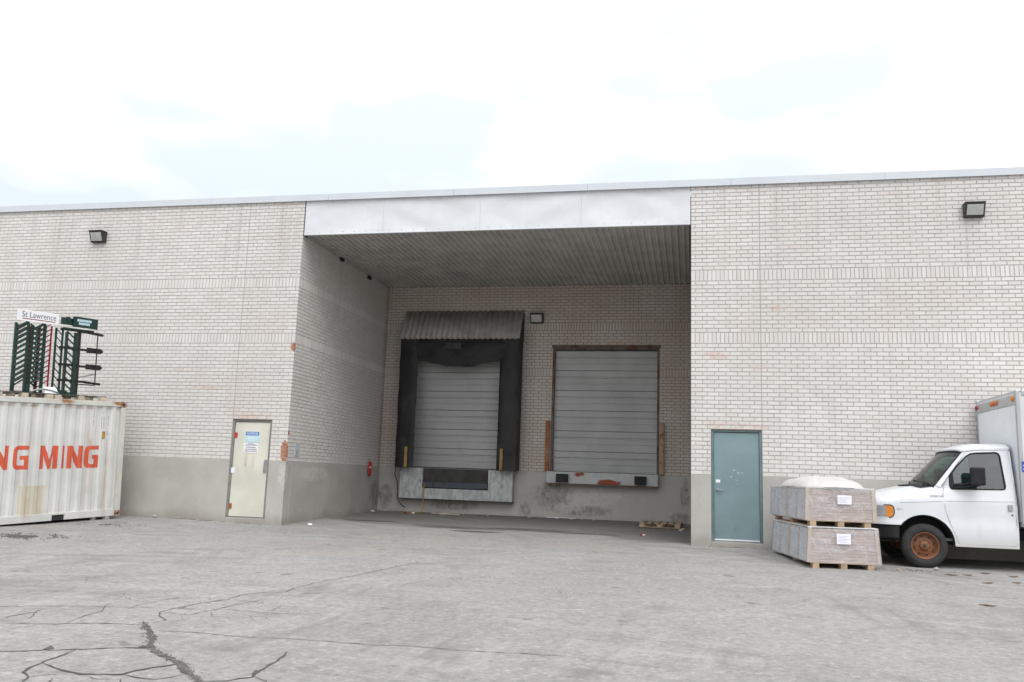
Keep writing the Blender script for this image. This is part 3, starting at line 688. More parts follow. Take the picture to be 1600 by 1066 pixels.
# hanging yellow strap, black hoses
r = MB(); r.tube([(-7.42,YL+.015,.95),(-7.45,YL-.02,.86),(-7.47,YL-.03,.72),(-7.44,YL-.025,.58),(-7.46,YL-.02,.42),(-7.43,YL-.04,.28),(-7.47,YL-.10,.165),(-7.6,YL-.22,.16),(-7.85,YL-.3,.155)], .016, 6); tag(r.build('strap', plain('dirty_yellow_strap', (.42,.27,.06), .8, var=.3), smooth=True), 'dirty yellow strap hanging from the dock leveler to the ground', 'strap')
r = MB(); r.tube([(-8.30,YF+.2,1.42),(-8.33,YF+.2,1.2),(-8.26,YL,1.0),(-8.23,YL-.02,.75),(-8.22,YL-.03,.5),(-8.10,YL-.05,.36),(-7.95,YL-.08,.27)], .013, 6); tag(r.build('hose', M_BLACKRUB, smooth=True), 'black hose hanging beside the left edge of the dock leveler', 'hose')
# ================================================================== SHIPPING CONTAINER
hx = .27; dv = Vector((-hx, -math.sqrt(1-hx*hx), 0)); TL = .048
cx = dv*math.cos(TL) + Vector((0,0,-math.sin(TL))); cz = dv*math.sin(TL) + Vector((0,0,math.cos(TL))); cy = cz.cross(cx)
CM = Matrix((cx, cy, cz)).transposed().to_4x4(); CM.translation = Vector((-12.487, -.70, .085))
ct = thing('shipping_container', 'white corrugated shipping container with orange-red lettering and rusty corner', 'container', mat=CM)
CL, CH, CW = 6.06, 2.53, 2.36
M_CONT = rusty('container_paint', (.58,.578,.555), (.30,.16,.08), .62, .80, 1.6, .5, (2.4,2.4,.22), obj=True, blobs=[((2.05,0,.35),(.34,.4,.42)), ((1.35,0,.3),(.06,.4,.35)), ((1.9,0,2.36),(3,.3,.04))], bias=.12)
M_CRUST = rusty('container_corner_rust', (.53,.53,.48), (.25,.085,.035), .60, .70, 5, .6, (1,1,.6), obj=True)
M_CCAST = rusty('rusty_casting', (.40,.36,.30), (.22,.07,.03), .40, .56, 7, .7, (1,1,1), obj=True)
M_CRAIL = rusty('container_rail', (.57,.57,.53), (.28,.13,.05), .58, .68, 3.5, .6, (.5,1,1), obj=True)
M_LET = rusty('orange_lettering', (.58,.095,.045), (.60,.60,.60), .70, .72, 4, .5, (2,1,.6), obj=True)
pit = .245
def corr(u):      # outward offset of the side sheet at u
    t = (u/pit) % 1
    if t < .32: return 0.
    if t < .46: return -.034*(t-.32)/.14
    if t < .86: return -.034
    return -.034*(1-(t-.86)/.14)
brk = sorted({round((k+f)*pit, 4) for k in range(26) for f in (0,.32,.46,.86)})
us = [.13] + [b for b in brk if .13 < b < CL-.13] + [CL-.13]
mb = MB(); mb.grid(lambda u, v: (u, corr(u)-.02, v), us, [.155, 2.425]); mb.grid(lambda u, v: (u, -CW+.02-corr(u), v), us, [.155, 2.425]); mb.build('side_sheet', M_CONT, ct, local=True)
mb = MB(); mb.box(.03, .06, -CW+.12, -.12, .15, 2.42); mb.box(CL-.06, CL-.03, -CW+.12, -.12, .15, 2.42); mb.build('end_wall', M_CONT, ct, local=True)
mb = MB(); mb.box(.02, CL-.02, -CW+.02, -.02, CH-.06, CH-.045); mb.build('roof_sheet', M_CRAIL, ct, local=True)
mb = MB(); mb.box(.05, CL-.05, -CW+.05, -.05, .10, .14); mb.build('floor', M_DARK, ct, local=True)
for y0, y1 in ((-.062, -.001), (-CW+.001, -CW+.062)):
    mb = MB(); mb.box(.151, CL-.151, y0, y1, 2.42, CH-.012); mb.build('top_rail', M_CRAIL, ct, local=True, bevel=.006)
    mb = MB()
    for a, b in ((.151, 1.335), (1.615, CL-1.615), (CL-1.335, CL-.151)): mb.box(a, b, y0, y1, .012, .16)
    mb.box(1.3352, 1.6148, y0, y1, .122, .16); mb.build('bottom_rail', M_CONT, ct, local=True, bevel=.005)
    for a in (1.34, CL-1.61): mb = MB(); mb.box(a, a+.27, y0+.02, y1-.025, .012, .12); mb.build('forklift_pocket', M_DARK, ct, local=True)
for u0_ in (0, CL-.13):
    for y0 in (-.13, -CW):
        mb = MB(); mb.box(u0_+.002, u0_+.128, y0+.002, y0+.128, .121, CH-.123); mb.build('corner_post', M_CRUST if u0_ == 0 else M_CONT, ct, local=True, bevel=.006)
        for z in (0, CH-.12):
            mb = MB(); mb.box(u0_-.012, u0_+.15, y0-.004 if y0 < -1 else y0-.02, y0+.134 if y0 > -1 else y0+.15, z, z+.1185); cc = mb.build('corner_casting', M_CCAST, ct, local=True, bevel=.008)
            mb = MB(); yy = y0+.1342 if y0 > -1 else y0-.0045
            mb.add([(u0_+.069+.04*math.cos(a), yy, z+.059+.024*math.sin(a)) for a in [2*math.pi*k/14 for k in range(14)]], [tuple(range(14))]); mb.build('casting_hole', M_DARK, cc, local=True)
cuts = [-b for b in brk if b < 4.2]
def side_pt(a, b): return (-a, corr(-a)-.02+.0035, b)
GLY = {   # letter outlines in a unit box
 'I': [[(0,0),(1,0),(1,1),(0,1)]],
 'N': [[(0,0),(.27,0),(.27,.52),(.72,0),(1,0),(1,1),(.74,1),(.74,.48),(.28,1),(0,1)]],
 'M': [[(0,0),(.235,0),(.235,.62),(.43,.0),(.57,.0),(.765,.62),(.765,0),(1,0),(1,1),(.72,1),(.5,.38),(.28,1),(0,1)]],
 'G': [[(1,1),(.30,1),(.12,.95),(.03,.85),(0,.7),(0,.28),(.03,.14),(.12,.04),(.28,0),(1,0),(1,.58),(.48,.58),(.48,.41),(.70,.41),(.70,.17),(.40,.17),(.33,.19),(.30,.25),(.30,.73),(.33,.80),(.40,.83),(1,.83)]],
 'A': [[(0,0),(.28,0),(.34,.2),(.66,.2),(.72,0),(1,0),(.64,1),(.36,1)]], 'Y': [[(.37,0),(.63,0),(.63,.4),(1,1),(.72,1),(.5,.6),(.28,1),(0,1),(.37,.4)]]}
for chx, ua, ub in (('Y',3.80,3.44),('A',3.42,3.02),('N',2.96,2.60),('G',2.52,2.19),('M',1.955,1.56),('I',1.475,1.405),('N',1.34,1.0),('G',.94,.60)):
    bm = bmesh.new()
    for poly in GLY[chx]: bm.faces.new([bm.verts.new((-ua+(ua-ub)*(p+.06*(q-.5)*0), 1.075+.475*q, 0)) for p, q in poly])
    for f in bm.faces: f.normal_update()
    bmesh.ops.triangulate(bm, faces=bm.faces[:])
    for cpos in cuts: bmesh.ops.bisect_plane(bm, geom=bm.verts[:]+bm.edges[:]+bm.faces[:], plane_co=(cpos, 0, 0), plane_no=(1, 0, 0))
    mb = MB(); bm.verts.index_update(); mb.add([side_pt(v.co.x, v.co.y) for v in bm.verts], [tuple(v.index for v in f.verts) for f in bm.faces]); bm.free()
    mb.build('letter', M_LET, ct, local=True)
mb = MB(); mb.grid(lambda u, v: (u, corr(u)-.02+.002, v), [1.80]+[b for b in brk if 1.80 < b < 2.33]+[2.33], [.165, .42, .74]); mb.build('repainted_patch', rusty('cream_repaint', (.52,.48,.38), (.36,.24,.13), .60, .78, 3, .6, (2,2,.4), obj=True), ct, local=True)
# stencilled code marks, caution plate
rn = random.Random(11)
for u0_, z0, z1, w in ((.80,1.97,2.36,.022), (.585,2.16,2.40,.05), (.42,1.15,2.36,.022)):
    z = z1
    while z > z0:
        hgt = rn.uniform(.018,.03); mb = MB(); a = u0_
        mb.add([side_pt(-a, z), side_pt(-a+w, z), side_pt(-a+w, z-hgt*.35), side_pt(-a, z-hgt*.35)], [(0,1,2,3)])
        if rn.random() < .6: mb.add([side_pt(-a, z-hgt*.4), side_pt(-a+w*.35, z-hgt*.4), side_pt(-a+w*.35, z-hgt), side_pt(-a, z-hgt)], [(0,1,2,3)])
        if rn.random() < .7: mb.build('stencil_mark', M_INK, ct, local=True)
        z -= hgt+rn.uniform(.014,.05)
for k in range(3):
    mb = MB(); z = 2.10-k*.085; a = .585
    for p, q, s, t_ in ((0,.052,0,.006),(0,.052,.066,.072),(0,.006,0,.072),(.046,.052,0,.072)):
        mb.add([side_pt(-a+p, z+s), side_pt(-a+q, z+s), side_pt(-a+q, z+t_), side_pt(-a+p, z+t_)], [(0,1,2,3)])
    mb.build('stencil_mark', M_INK, ct, local=True)
mb = MB(); mb.add([Vector(side_pt(-.566,1.70))+Vector((0,.004,0)), Vector(side_pt(-.494,1.70))+Vector((0,.004,0)), Vector(side_pt(-.494,1.86))+Vector((0,.004,0)), Vector(side_pt(-.566,1.86))+Vector((0,.004,0))], [(0,1,2,3)]); mb.build('caution_plate', plain('amber_plate', (.45,.25,.05), .5, var=.4, scale=30, obj=True), ct, local=True)
# rubble propping the high end
for k, (x, y, s) in enumerate(((-12.62,-.98,.05),(-12.72,-1.28,.045),(-12.9,-1.0,.05))):
    mb = MB(); pr_ = random.Random(k); V = [(x+s*(1 if i & 1 else -1)*pr_.uniform(.7,1.3), y+s*(1 if i & 2 else -1)*pr_.uniform(.7,1.3), gz(x,y)-.01+(.075 if i & 4 else 0)*pr_.uniform(.7,1.1)) for i in range(8)]
    mb.hexa([V[0],V[1],V[3],V[2],V[4],V[5],V[7],V[6]]); tag(mb.build('stone', M_CONC, bevel=.01), 'small grey stone under the raised container end, ' + ('nearest the corner post','farthest from the corner post','deepest behind the rail')[k], 'stone', 'stones under the container')

# ================================================================== RACKS AND PALLETS ON THE CONTAINER
def cpt(u, w, v): return CM @ Vector((u, w, v))
def cmat(u, w, v): m = CM.copy(); m.translation = cpt(u, w, v); return m
PT = CH-.011
def flat_pallet(name, label, mat4, lu, lw, mdeck, mblock, group, deckdark=True):
    t = thing(name, label, 'pallet', mat=mat4, group=group)
    for i in range(3):
        mb = MB(); y = -lw*i/2+ (0 if i == 0 else (.05 if i == 1 else .1)) ; 
        mb.box(0, lu, y-.1, y, .001, .018); mb.build('bottom_board', mblock, t, local=True)
        for k in range(3):
            mb = MB(); x = (lu-.14)*k/2; mb.box(x, x+.14, y-.1, y, .0185, .098); mb.build('block', mblock, t, local=True, bevel=.003)
    n = 6
    for i in range(n):
        mb = MB(); x = (lu-.11)*i/(n-1); mb.box(x, x+.11, -lw, 0, .0985+.0, .118); mb.build('deck_board', mdeck, t, local=True, bevel=.003)
    return t
flat_pallet('wooden_pallet', 'weathered wooden pallet on the container roof under the green racks, nearer the wall', cmat(.42, -.14, PT), 1.22, 1.0, M_WOODG, M_WOODP, 'pallets on the container roof')
flat_pallet('wooden_pallet', 'weathered wooden pallet on the container roof under the green racks, at the left frame edge', cmat(1.68, -.14, PT), 1.22, 1.0, M_WOODG, M_WOODP, 'pallets on the container roof')
M_GRN = plain('dark_green_enamel', (.010,.036,.028), .4, var=.2, obj=True)
M_BLK = plain('black_enamel', (.016,.014,.014), .4, var=.2, obj=True)
M_REDE = plain('red_enamel', (.30,.02,.03), .45, var=.2, obj=True)
RB = PT+.119
# chevron display rack: local x runs left-to-right as seen
def rmat(u, w, v):
    m = Matrix((-cx, -cy, cz)).transposed().to_4x4(); m.translation = cpt(u, w, v); return m
rk = thing('display_rack', 'dark green chevron display rack with white sign on top of container', 'display rack', mat=rmat(2.345, -.55, RB))
RH = 1.70
def ladder(t, x0, x1, y0, y1, z0, z1, n, up, mt, post, th=.018, both=True):
    for xx, yy in (((x0, y0), (x1, y1)) if both else ((x1, y1),)):
        mb = MB(); mb.box(xx-post/2, xx+post/2, yy-post/2, yy+post/2, 0.0, z1); mb.build('post', mt, t, local=True)
    dz = (z1-z0)/n
    for k in range(n):
        a = z0+k*dz; b = a+.16; mb = MB()
        p, q = ((x0, y0, a), (x1, y1, b)) if up else ((x0, y0, b), (x1, y1, a))
        mb.bar(p, q, th, th*1.5); mb.build('slat', mt, t, local=True)
ladder(rk, .0, .235, .0, -.05, .20, RH-.25, 11, True, M_GRN, .042, .030)
ladder(rk, .235, .425, -.05, .15, .20, RH-.25, 13, False, M_REDE, .014, .009, False)
ladder(rk, .435, .635, .12, .0, .20, RH-.25, 12, True, M_GRN, .05, .034)
ladder(rk, .635, .77, .0, .22, .14, RH-.22, 12, False, M_BLK, .04, .026)
ladder(rk, .69, .85, .25, .1, .14, RH-.22, 12, True, M_REDE, .026, .014)
ladder(rk, .20, .42, .26, .22, .16, RH-.25, 12, True, M_BLK, .03, .02)
ladder(rk, .50, .66, .30, .26, .16, RH-.25, 12, False, M_GRN, .03, .02)
mb = MB(); mb.box(-.03, .88, -.05, -.02, .001, .03); mb.box(-.03, .88, .28, .31, .001, .03); mb.build('foot_rail', M_BLK, rk, local=True)
mb = MB(); mb.box(-.035, .875, -.085, -.065, RH-.21, RH+.03); sgn = mb.build('header_sign', M_WHITE, rk, local=True, bevel=.003)
fit_text('St Lawrence', .06, .81, RH-.125, RH+.0, lambda a, b: (a, -.0865, b), 'lettering', M_INK, rk, 0)
mb = MB(); mb.box(.07, .80, -.0868, -.0858, RH-.165, RH-.148); mb.build('red_line', M_REDE, rk, local=True)
# second rack: posts and black arms
r2 = thing('display_rack', 'open metal rack with black horizontal arms and green header, on container', 'display rack', mat=rmat(1.30, -.50, RB))
ladder(r2, .08, .245, .02, -.04, .10, RH-.32, 9, False, M_GRN, .05, .02)
ladder(r2, -.12, -.02, .1, .02, .10, RH-.25, 8, False, M_GRN, .034, .014)
mb = MB(); mb.box(.325, .39, -.03, .03, 0, RH-.26); mb.build('mast', M_BLK, r2, local=True)
for k, z in enumerate((.31, .65, 1.02, RH-.28)):
    mb = MB(); mb.bar((-.08, 0, z+.01), (.32, 0, z+.01), .05, .05); mb.bar((.39, 0, z), (.56, -.02, z), .03, .05)
    V = [(.56,-.055),(.90,-.055),(.965,0),(.90,.06),(.56,.06)]
    if k in (1, 2):
        mb.add([(a, -.035, z+b) for a, b in V]+[(a, .0, z+b) for a, b in V], [(0,1,2,3,4),(9,8,7,6,5)]+[(i,(i+1)%5,5+(i+1)%5,5+i) for i in range(5)])
    else: mb.bar((.55,-.02,z-.005), (.93,-.02,z-.03), .05, .05)
    mb.build('arm', M_BLK, r2, local=True)
mb = MB(); mb.cyl((.77,-.07,.24), (.765,-.07,RH-.26), .013, n=8); mb.bar((.36,-.04,.245), (.77,-.07,.245), .02, .02); mb.build('rod', M_BLK, r2, local=True)
mb = MB(); mb.bar((.40,0,.40), (.78,-.02,.50), .03, .035); mb.build('loose_bar', M_STEEL, r2, local=True)
mb = MB(); mb.box(.14, .73, -.10, -.06, RH-.20, RH+.03); mb.box(-.03,.70,-.03,.03, RH-.27, RH-.23); hd2 = mb.build('header_box', M_GRN, r2, local=True, bevel=.004)
for k, (a, b) in enumerate(((.22,.54),(.26,.53))):
    q = random.Random(k); x = a
    mb = MB()
    while x < b: e = x+q.uniform(.025,.04); mb.box(x, e, -.104, -.1005, RH-.075-.07*k, RH-.02-.07*k); x = e+.006
    mb.build('lettering_mark', M_PALEBLUE, r2, local=True)
mb = MB(); mb.box(-.1, .18, -.05, .0, RH-.17, RH-.02); mb.box(.0,.08,-.06,-.02,RH-.1,RH+.0); mb.build('top_plate', M_GRN, r2, local=True)
mb = MB(); mb.box(-.1, .12, -.06, .06, 0.001, .10); mb.box(.10,.34,-.1,.1,.001,.06); mb.build('base', M_GRN, r2, local=True)
mb = MB(); mb.hexa([(0,0,0),(.33,0,0),(.42,.25,.0),(.12,.25,0),(.03,.02,.045),(.30,.02,.045),(.40,.25,.15),(.12,.25,.15)]); bx_ = mb.build('box', M_WHITE, None, local=True, bevel=.004); bx_.matrix_world = rmat(1.86, -.18, RB); tag(bx_, 'crushed white box lying at the foot of the green rack', 'box')
mb = MB(); mb.tube([(0,0,.02),(.14,.04,.06),(.3,.03,.09),(.46,.0,.06),(.6,-.02,.02)], .018, 6); bx_ = mb.build('bent_pipe', M_STEEL, None, local=True, smooth=True); bx_.matrix_world = rmat(2.15, -.2, RB+.001); tag(bx_, 'grey bent metal strip lying on the pallet boards', 'pipe')

# ================================================================== WRAPPED PALLET LOADS
FL = Vector((1.885, -2.95, 0)); PHI = R(8)
M_PANEL = []
for k, c in enumerate(((.44,.33,.275),(.47,.36,.305),(.41,.305,.255),(.45,.355,.315))): M_PANEL.append(plain('stacked_panel_%d' % k, c, .7, var=.16, scale=4, bump=.2, bscale=40, obj=True))
M_SIDE = plain('pale_blue_panel_edges', (.53,.545,.55), .6, var=.12, scale=4, obj=True)
M_CARD = plain('cardboard_edge', (.50,.38,.28), .75, var=.12, obj=True)
def film_material():
    t = NT('stretch_film'); t.t.nodes.remove(t.b); p = t.pos(True)
    w = t.noise(t.map(p, (1,1,3)), 3, 5, .6, 1.5); w2 = t.noise(t.map(p, (2,2,1), rot=(.5,.6,0)), 5, 5, .7, 2)
    tr = t.n('ShaderNodeBsdfTransparent'); tr.inputs[0].default_value = (.95,.95,.96,1)
    df = t.n('ShaderNodeBsdfDiffuse'); df.inputs[0].default_value = (.70,.70,.72,1)
    gl = t.n('ShaderNodeBsdfGlossy'); gl.inputs['Roughness'].default_value = .18
    bp = t.n('ShaderNodeBump'); bp.inputs['Strength'].default_value = .7; bp.inputs['Distance'].default_value = .02; t.l(w, bp.inputs['Height'])
    t.l(bp.outputs[0], gl.inputs['Normal']); t.l(bp.outputs[0], df.inputs['Normal'])
    m1 = t.n('ShaderNodeMixShader'); t.l(t.math('ADD', t.rng(w, .40, .72, .17, .42), t.rng(w2, .5, .72, 0, .28)), m1.inputs[0]); t.l(tr.outputs[0], m1.inputs[1]); t.l(df.outputs[0], m1.inputs[2])
    m2 = t.n('ShaderNodeMixShader'); m2.inputs[0].default_value = .06; t.l(m1.outputs[0], m2.inputs[1]); t.l(gl.outputs[0], m2.inputs[2]); t.l(m2.outputs[0], t.out.inputs[0]); return t.mat
M_FILM = film_material()
LW, LD_ = 1.09, 2.42
def load(z0, label, taper, dx, h, lab, seed):
    m = Matrix.Rotation(PHI, 4, 'Z'); m.translation = FL + Vector((dx, 0, z0))
    t = thing('wrapped_pallet', label, 'pallet load', mat=m, group='wrapped pallet loads stacked by the wall'); rn = random.Random(seed)
    for k in range(3):
        x = (.05, LW/2-.05, LW-.17)[k]
        for j, y in enumerate((0.0, LD_/2-.1, LD_-.2)):
            mb = MB(); mb.box(x, x+.10, y, y+.16, .018, .085); mb.build('block', M_WOOD, t, local=True, bevel=.003)
        mb = MB(); mb.box(x-.005, x+.105, 0, LD_, .001, .0175); mb.build('runner', M_WOOD, t, local=True)
    mb = MB(); mb.box(.0, LW, .0, LD_, .0855, .10); mb.build('deck', M_WOOD, t, local=True)
    n = 11; e = (h-.12)/n
    for i in range(n):
        f = i/n; a = -taper*(1-f); b = LW+taper*(1-f)*1.0; o = rn.uniform(-.008,.008); mb = MB()
        mb.box(a+.015+o*.5, b-.015+o*.5, .012+abs(o), LD_-.012, .101+i*e, .101+(i+1)*e-.0026, 0); ob = mb.build('panel', M_PANEL[rn.randrange(4)], t, local=True)
    for y0, y1 in ((.03, .52), (.62, 1.12), (1.30, 1.80), (1.88, LD_-.03)):
        mb = MB(); mb.hexa([(-taper-.004,y0,.11),(.012,y0,.11),(.012,y1,.11),(-taper-.004,y1,.11),(-.004,y0,h-.03),(.012,y0,h-.03),(.012,y1,h-.03),(-.004,y1,h-.03)]); mb.build('side_sheet', M_SIDE, t, local=True)
    for xa, xb, y0 in ((-.008,.05,-.004),(LW-.05,LW+.008,-.004),(-.009,.03,1.14)):
        s = -1 if xa < .5 else 1
        mb = MB(); y1 = y0+.055 if y0 < 1 else y0+.13
        mb.hexa([(xa+s*taper,y0,.10),(xb+s*taper,y0,.10),(xb+s*taper,y1,.10),(xa+s*taper,y1,.10),(xa,y0,h),(xb,y0,h),(xb,y1,h),(xa,y1,h)]); mb.build('edge_protector', M_CARD, t, local=True)
    mb = MB(); mb.box(-.006, LW+.006, -.006, LD_+.006, h+.001, h+.012); mb.build('top_sheet', M_WHITE, t, local=True)
    mb = MB()
    q = .014
    def fb(u, v):   # skin around the four sides
        k = int(u) % 4; f = u-int(u); s = taper*(1-v)
        C = [(-s-q, -q), (LW+s+q, -q), (LW+s+q, LD_+q), (-s-q, LD_+q)]; a, b = C[k], C[(k+1) % 4]
        wv = .007*mnoise.noise((u*7, v*3, seed)); x, y = a[0]+(b[0]-a[0])*f, a[1]+(b[1]-a[1])*f
        nx = [(0,-1),(1,0),(0,1),(-1,0)][k]; return (x+nx[0]*wv, y+nx[1]*wv, .095+(h-.09)*v)
    mb.grid(fb, [i/12 for i in range(49)], [i/8 for i in range(9)]); mb.build('stretch_film', M_FILM, t, local=True, smooth=True)
    x0, x1, zz0, zz1 = lab; mb = MB(); mb.box(x0, x1, -.028, -.0245, zz0, zz1); mb.build('paper_label', M_PAPER, t, local=True)
    for k in range(5):
        mb = MB(); zt = zz1-.035-k*(zz1-zz0-.05)/5; mb.box(x0+.02, x1-.02-rn.uniform(0,.07), -.0288, -.0282, zt-.006, zt); mb.build('text_line', M_INKL, t, local=True)
    return t
z0 = -.062
load(z0, 'lower of two shrink-wrapped pallet loads stacked between teal door and truck', .035, 0, .655, (.43,.655,.40,.565), 3)
HB = .655+.0125
load(z0+HB, 'upper of two shrink-wrapped pallet loads, topped by a white bundle', .02, -.03, .625, (.49,.715,.37,.515), 4)
# white bundle on top
m = Matrix.Rotation(PHI, 4, 'Z'); m.translation = FL + Vector((-.03, 0, z0+HB+.625+.0125))
mb = MB()
def dome(u, v):
    a = 2*math.pi*u; r = min(1, v*1.0)
    ca, sa = math.cos(a), math.sin(a); e = .62
    sx = math.copysign(abs(ca)**e, ca); sy = math.copysign(abs(sa)**e, sa)
    rr = v; zz = max(0, 1-v**3.2)**.75
    n_ = .035*mnoise.noise((sx*2.4, sy*3.1, zz*3))+.022*mnoise.noise((sx*rr*6, sy*rr*6, 2))
    return (.53+sx*rr*(.56+n_*.3), 1.08+sy*rr*(1.12+n_*.3), .002+.17*zz*(1+n_*5))
mb.grid(dome, [i/56 for i in range(57)], [i/18 for i in range(19)]); bd = mb.build('white_bundle', plain('white_fabric', (.50,.485,.465), .9, var=.08, scale=5, bump=.6, bscale=7, bd=.02, obj=True), None, smooth=True, local=True); bd.matrix_world = m; tag(bd, 'rounded white fabric bundle lying on top of the upper pallet load', 'bundle')

# ================================================================== PALLET IN THE RECESS
pm = Matrix.Rotation(R(-3), 4, 'Z'); pm.translation = Vector((-1.20, 5.0, gz(-.7, 4.3)+.004))
pl = flat_pallet('wooden_pallet', 'brown wooden pallet lying on the dock floor in the back right corner', pm, 1.0, 1.15, M_WOOD, M_WOOD, None)
mb = MB(); mb.hexa([(-.30,3.42,.088),(-.22,3.36,.085),(-.12,3.6,.086),(-.2,3.66,.088),(-.30,3.42,.115),(-.22,3.36,.11),(-.12,3.6,.15),(-.2,3.66,.15)]); tag(mb.build('broken_board', M_WOODP, bevel=.004), 'splintered pale board end in front of the recess pallet', 'board')

# ================================================================== DEBRIS
rn = random.Random(21); M_SCRAP = plain('dark_wood_scrap', (.17,.115,.075), .85, var=.3, scale=9)
for k, (x, y, L_, a) in enumerate(((3.98,-2.99,.20,.15),(4.25,-2.88,.16,-.1),(4.62,-2.5,.16,.2),(4.27,-3.78,.24,.12),(4.72,-3.58,.15,.2),(3.53,-6.15,.20,.2),(4.95,-2.75,.14,-.3))):
    mb = MB(); d = Vector((math.cos(a), math.sin(a), 0)); c = Vector((x, y, gz(x, y)+.016))
    a += rn.uniform(-.7,.7); d = Vector((math.cos(a), math.sin(a), 0)); mb.tube([c-d*L_/2, c-d*L_*.1+Vector((-d.y,d.x,0))*rn.uniform(-.02,.02), c+d*L_*.25, c+d*L_/2+Vector((-d.y,d.x,.3))*.015], [.004,.012,.010,.003], 5); tag(mb.build('wood_scrap', M_SCRAP), 'thin brown wood splinter on the asphalt, ' + ('just behind the truck front wheel','right of the front wheel','under the cab door edge','in front of the cab door, nearer the camera','by the right frame edge, nearer the camera','farthest out from the truck toward the camera','deepest under the truck sill at the right')[k], 'wood scrap', 'wood scraps by the truck')
cols = (M_WHITE, M_WOODP, M_WOOD, M_REDE, M_CONC)
spots = [(-8.75,5.1,.05,0),(-8.62,5.75,.055,1),(-7.75,5.0,.05,3),(-7.55,5.1,.04,0),(-7.0,5.25,.045,1),(-6.75,5.15,.06,2),(-6.3,5.2,.05,1),(-4.35,5.55,.05,4),(-4.3,5.5,.035,2),(-3.6,5.6,.03,0),(-3.2,5.62,.03,0),(-2.9,5.6,.03,1),(-1.05,1.6,.045,3),(-1.02,1.55,.03,0),(-8.4,.35,.05,0),(-2.6,5.65,.02,0),(-5.5,5.45,.03,4),(-12.0,-.15,.05,4),(-11.4,-.14,.04,4),(-10.9,-.13,.035,4),(2.95,-2.15,.03,4),(3.3,-2.6,.035,2),(3.95,-2.3,.04,4)]
for k, (x, y, s, c) in enumerate(spots):
    mb = MB(); q = random.Random(k+50); bm = bmesh.new(); bmesh.ops.create_icosphere(bm, subdivisions=1, radius=s)
    for v in bm.verts: v.co = Vector((v.co.x*q.uniform(.8,1.7), v.co.y*q.uniform(.6,1.2), v.co.z*q.uniform(.35,.75)))
    mz = min(v.co.z for v in bm.verts)
    mb.add([(v.co.x+x, v.co.y+y, v.co.z-mz+gz(x,y)-.002) for v in bm.verts], [tuple(v.index for v in f.verts) for f in bm.faces]); bm.free()
    tag(mb.build('rubble_piece', cols[c]), ('small pale scrap','small tan wood chip','small brown wood chip','small red scrap','small grey concrete chip')[c] + ' ' + (('by the wall between container and cream door, farthest left' if x < -11.8 else 'by the wall midway to the cream door' if x < -11 else 'by the wall nearest the cream door') if x < -10 else 'in the far left corner of the dock recess' if x < -8.5 else 'at the front left corner of the dock recess' if y < 1 and x < -5 else 'below the left half of the dock leveler' if x < -7.2 else 'below the middle of the dock leveler' if x < -6.5 else 'below the right half of the dock leveler' if x < -5 else 'between the two dock doors' if x < -4 else 'below the left bumper of the dock ledge' if x < -3.3 else 'below the middle of the dock ledge' if x < -2.75 else 'below the right half of the dock ledge' if x < -1.5 else 'on the recess floor in front of the brown pallet' if x < 0 else 'between the pallet loads and truck' if x < 3.2 else 'beside the truck front wheel'), 'rubble', 'rubble along the wall base')
for pts, rr in (([(-7.05,5.2,.16),(-6.8,5.12,.17),(-6.55,5.15,.165),(-6.3,5.22,.16)], .018), ([(-3.9,5.72,.17),(-3.5,5.70,.175),(-3.1,5.73,.17)], .012)):
    mb = MB(); mb.tube(pts, rr, 5); tag(mb.build('stick', M_WOODP if rr > .015 else M_WHITE), ('tan stick lying below the dock leveler' if rr > .015 else 'thin white strip lying below the right dock ledge') , 'stick', 'sticks at the dock wall')
def gravel(name, cx_, cy_, rx, ry, n, smin, smax, mt, label, seed, xlim=None):
    q = random.Random(seed); mb = MB()
    for _ in range(n):
        a = q.uniform(0, 6.283); r_ = min(1.6, abs(q.gauss(0, .55)))*(1+.5*mnoise.noise((2*math.cos(a), 2*math.sin(a), seed))); x = cx_+rx*r_*math.cos(a); y = cy_+ry*r_*math.sin(a); s = q.uniform(smin, smax); z = gz(x, y)+.002
        if mnoise.noise((x*3.1, y*3.1, seed)) < -.12 or (name == 'wall_dirt' and not 5.55 < y < 5.88) or (xlim and not (xlim[0] < x < xlim[1] and -.4 < y < -.012)): continue
        V = [(x+s*q.uniform(.5,1), y, z), (x, y+s*q.uniform(.5,1), z), (x-s*q.uniform(.5,1), y, z), (x, y-s*q.uniform(.5,1), z), (x+s*q.uniform(-.3,.3), y+s*q.uniform(-.3,.3), z+s*q.uniform(.3,.8))]
        mb.add(V, [(0,1,4),(1,2,4),(2,3,4),(3,0,4)])
    o = mb.build(name, mt); o['kind'] = 'stuff'; o['label'] = label; o['category'] = 'gravel'; return o
M_GRAV = plain('dark_gravel', (.10,.095,.09), .9, var=.4, scale=20)
gravel('gravel', -11.45, -4.55, .62, .42, 1700, .008, .028, M_GRAV, 'patch of loose dark gravel in front of the container', 1)
gravel('loose_grit', -11.9, -1.9, 1.0, .55, 260, .008, .024, M_GRAV, 'scattered dark grit beside the container corner', 2)
gravel('wall_dirt', -4.5, 5.72, 4.2, .14, 900, .006, .022, plain('brown_dirt', (.13,.105,.08), .95, var=.4, scale=20), 'line of dirt along the foot of the back dock wall', 3)
M_DIRT = plain('foot_dirt', (.15,.125,.10), .95, var=.5, scale=20)
gravel('foot_dirt', -10.6, -.03, 1.6, .10, 900, .004, .018, M_DIRT, 'line of dirt along the foot of the left front wall', 6, (-12.4, -8.93))
gravel('foot_dirt', .9, -.03, .9, .10, 500, .004, .016, M_DIRT, 'line of dirt along the foot of the wall by the teal door', 7, (.01, 2.4))
gravel('yard_grit', -3, -6.5, 9, 5.5, 500, .004, .013, M_GRAV, 'sparse grit scattered over the yard', 4)
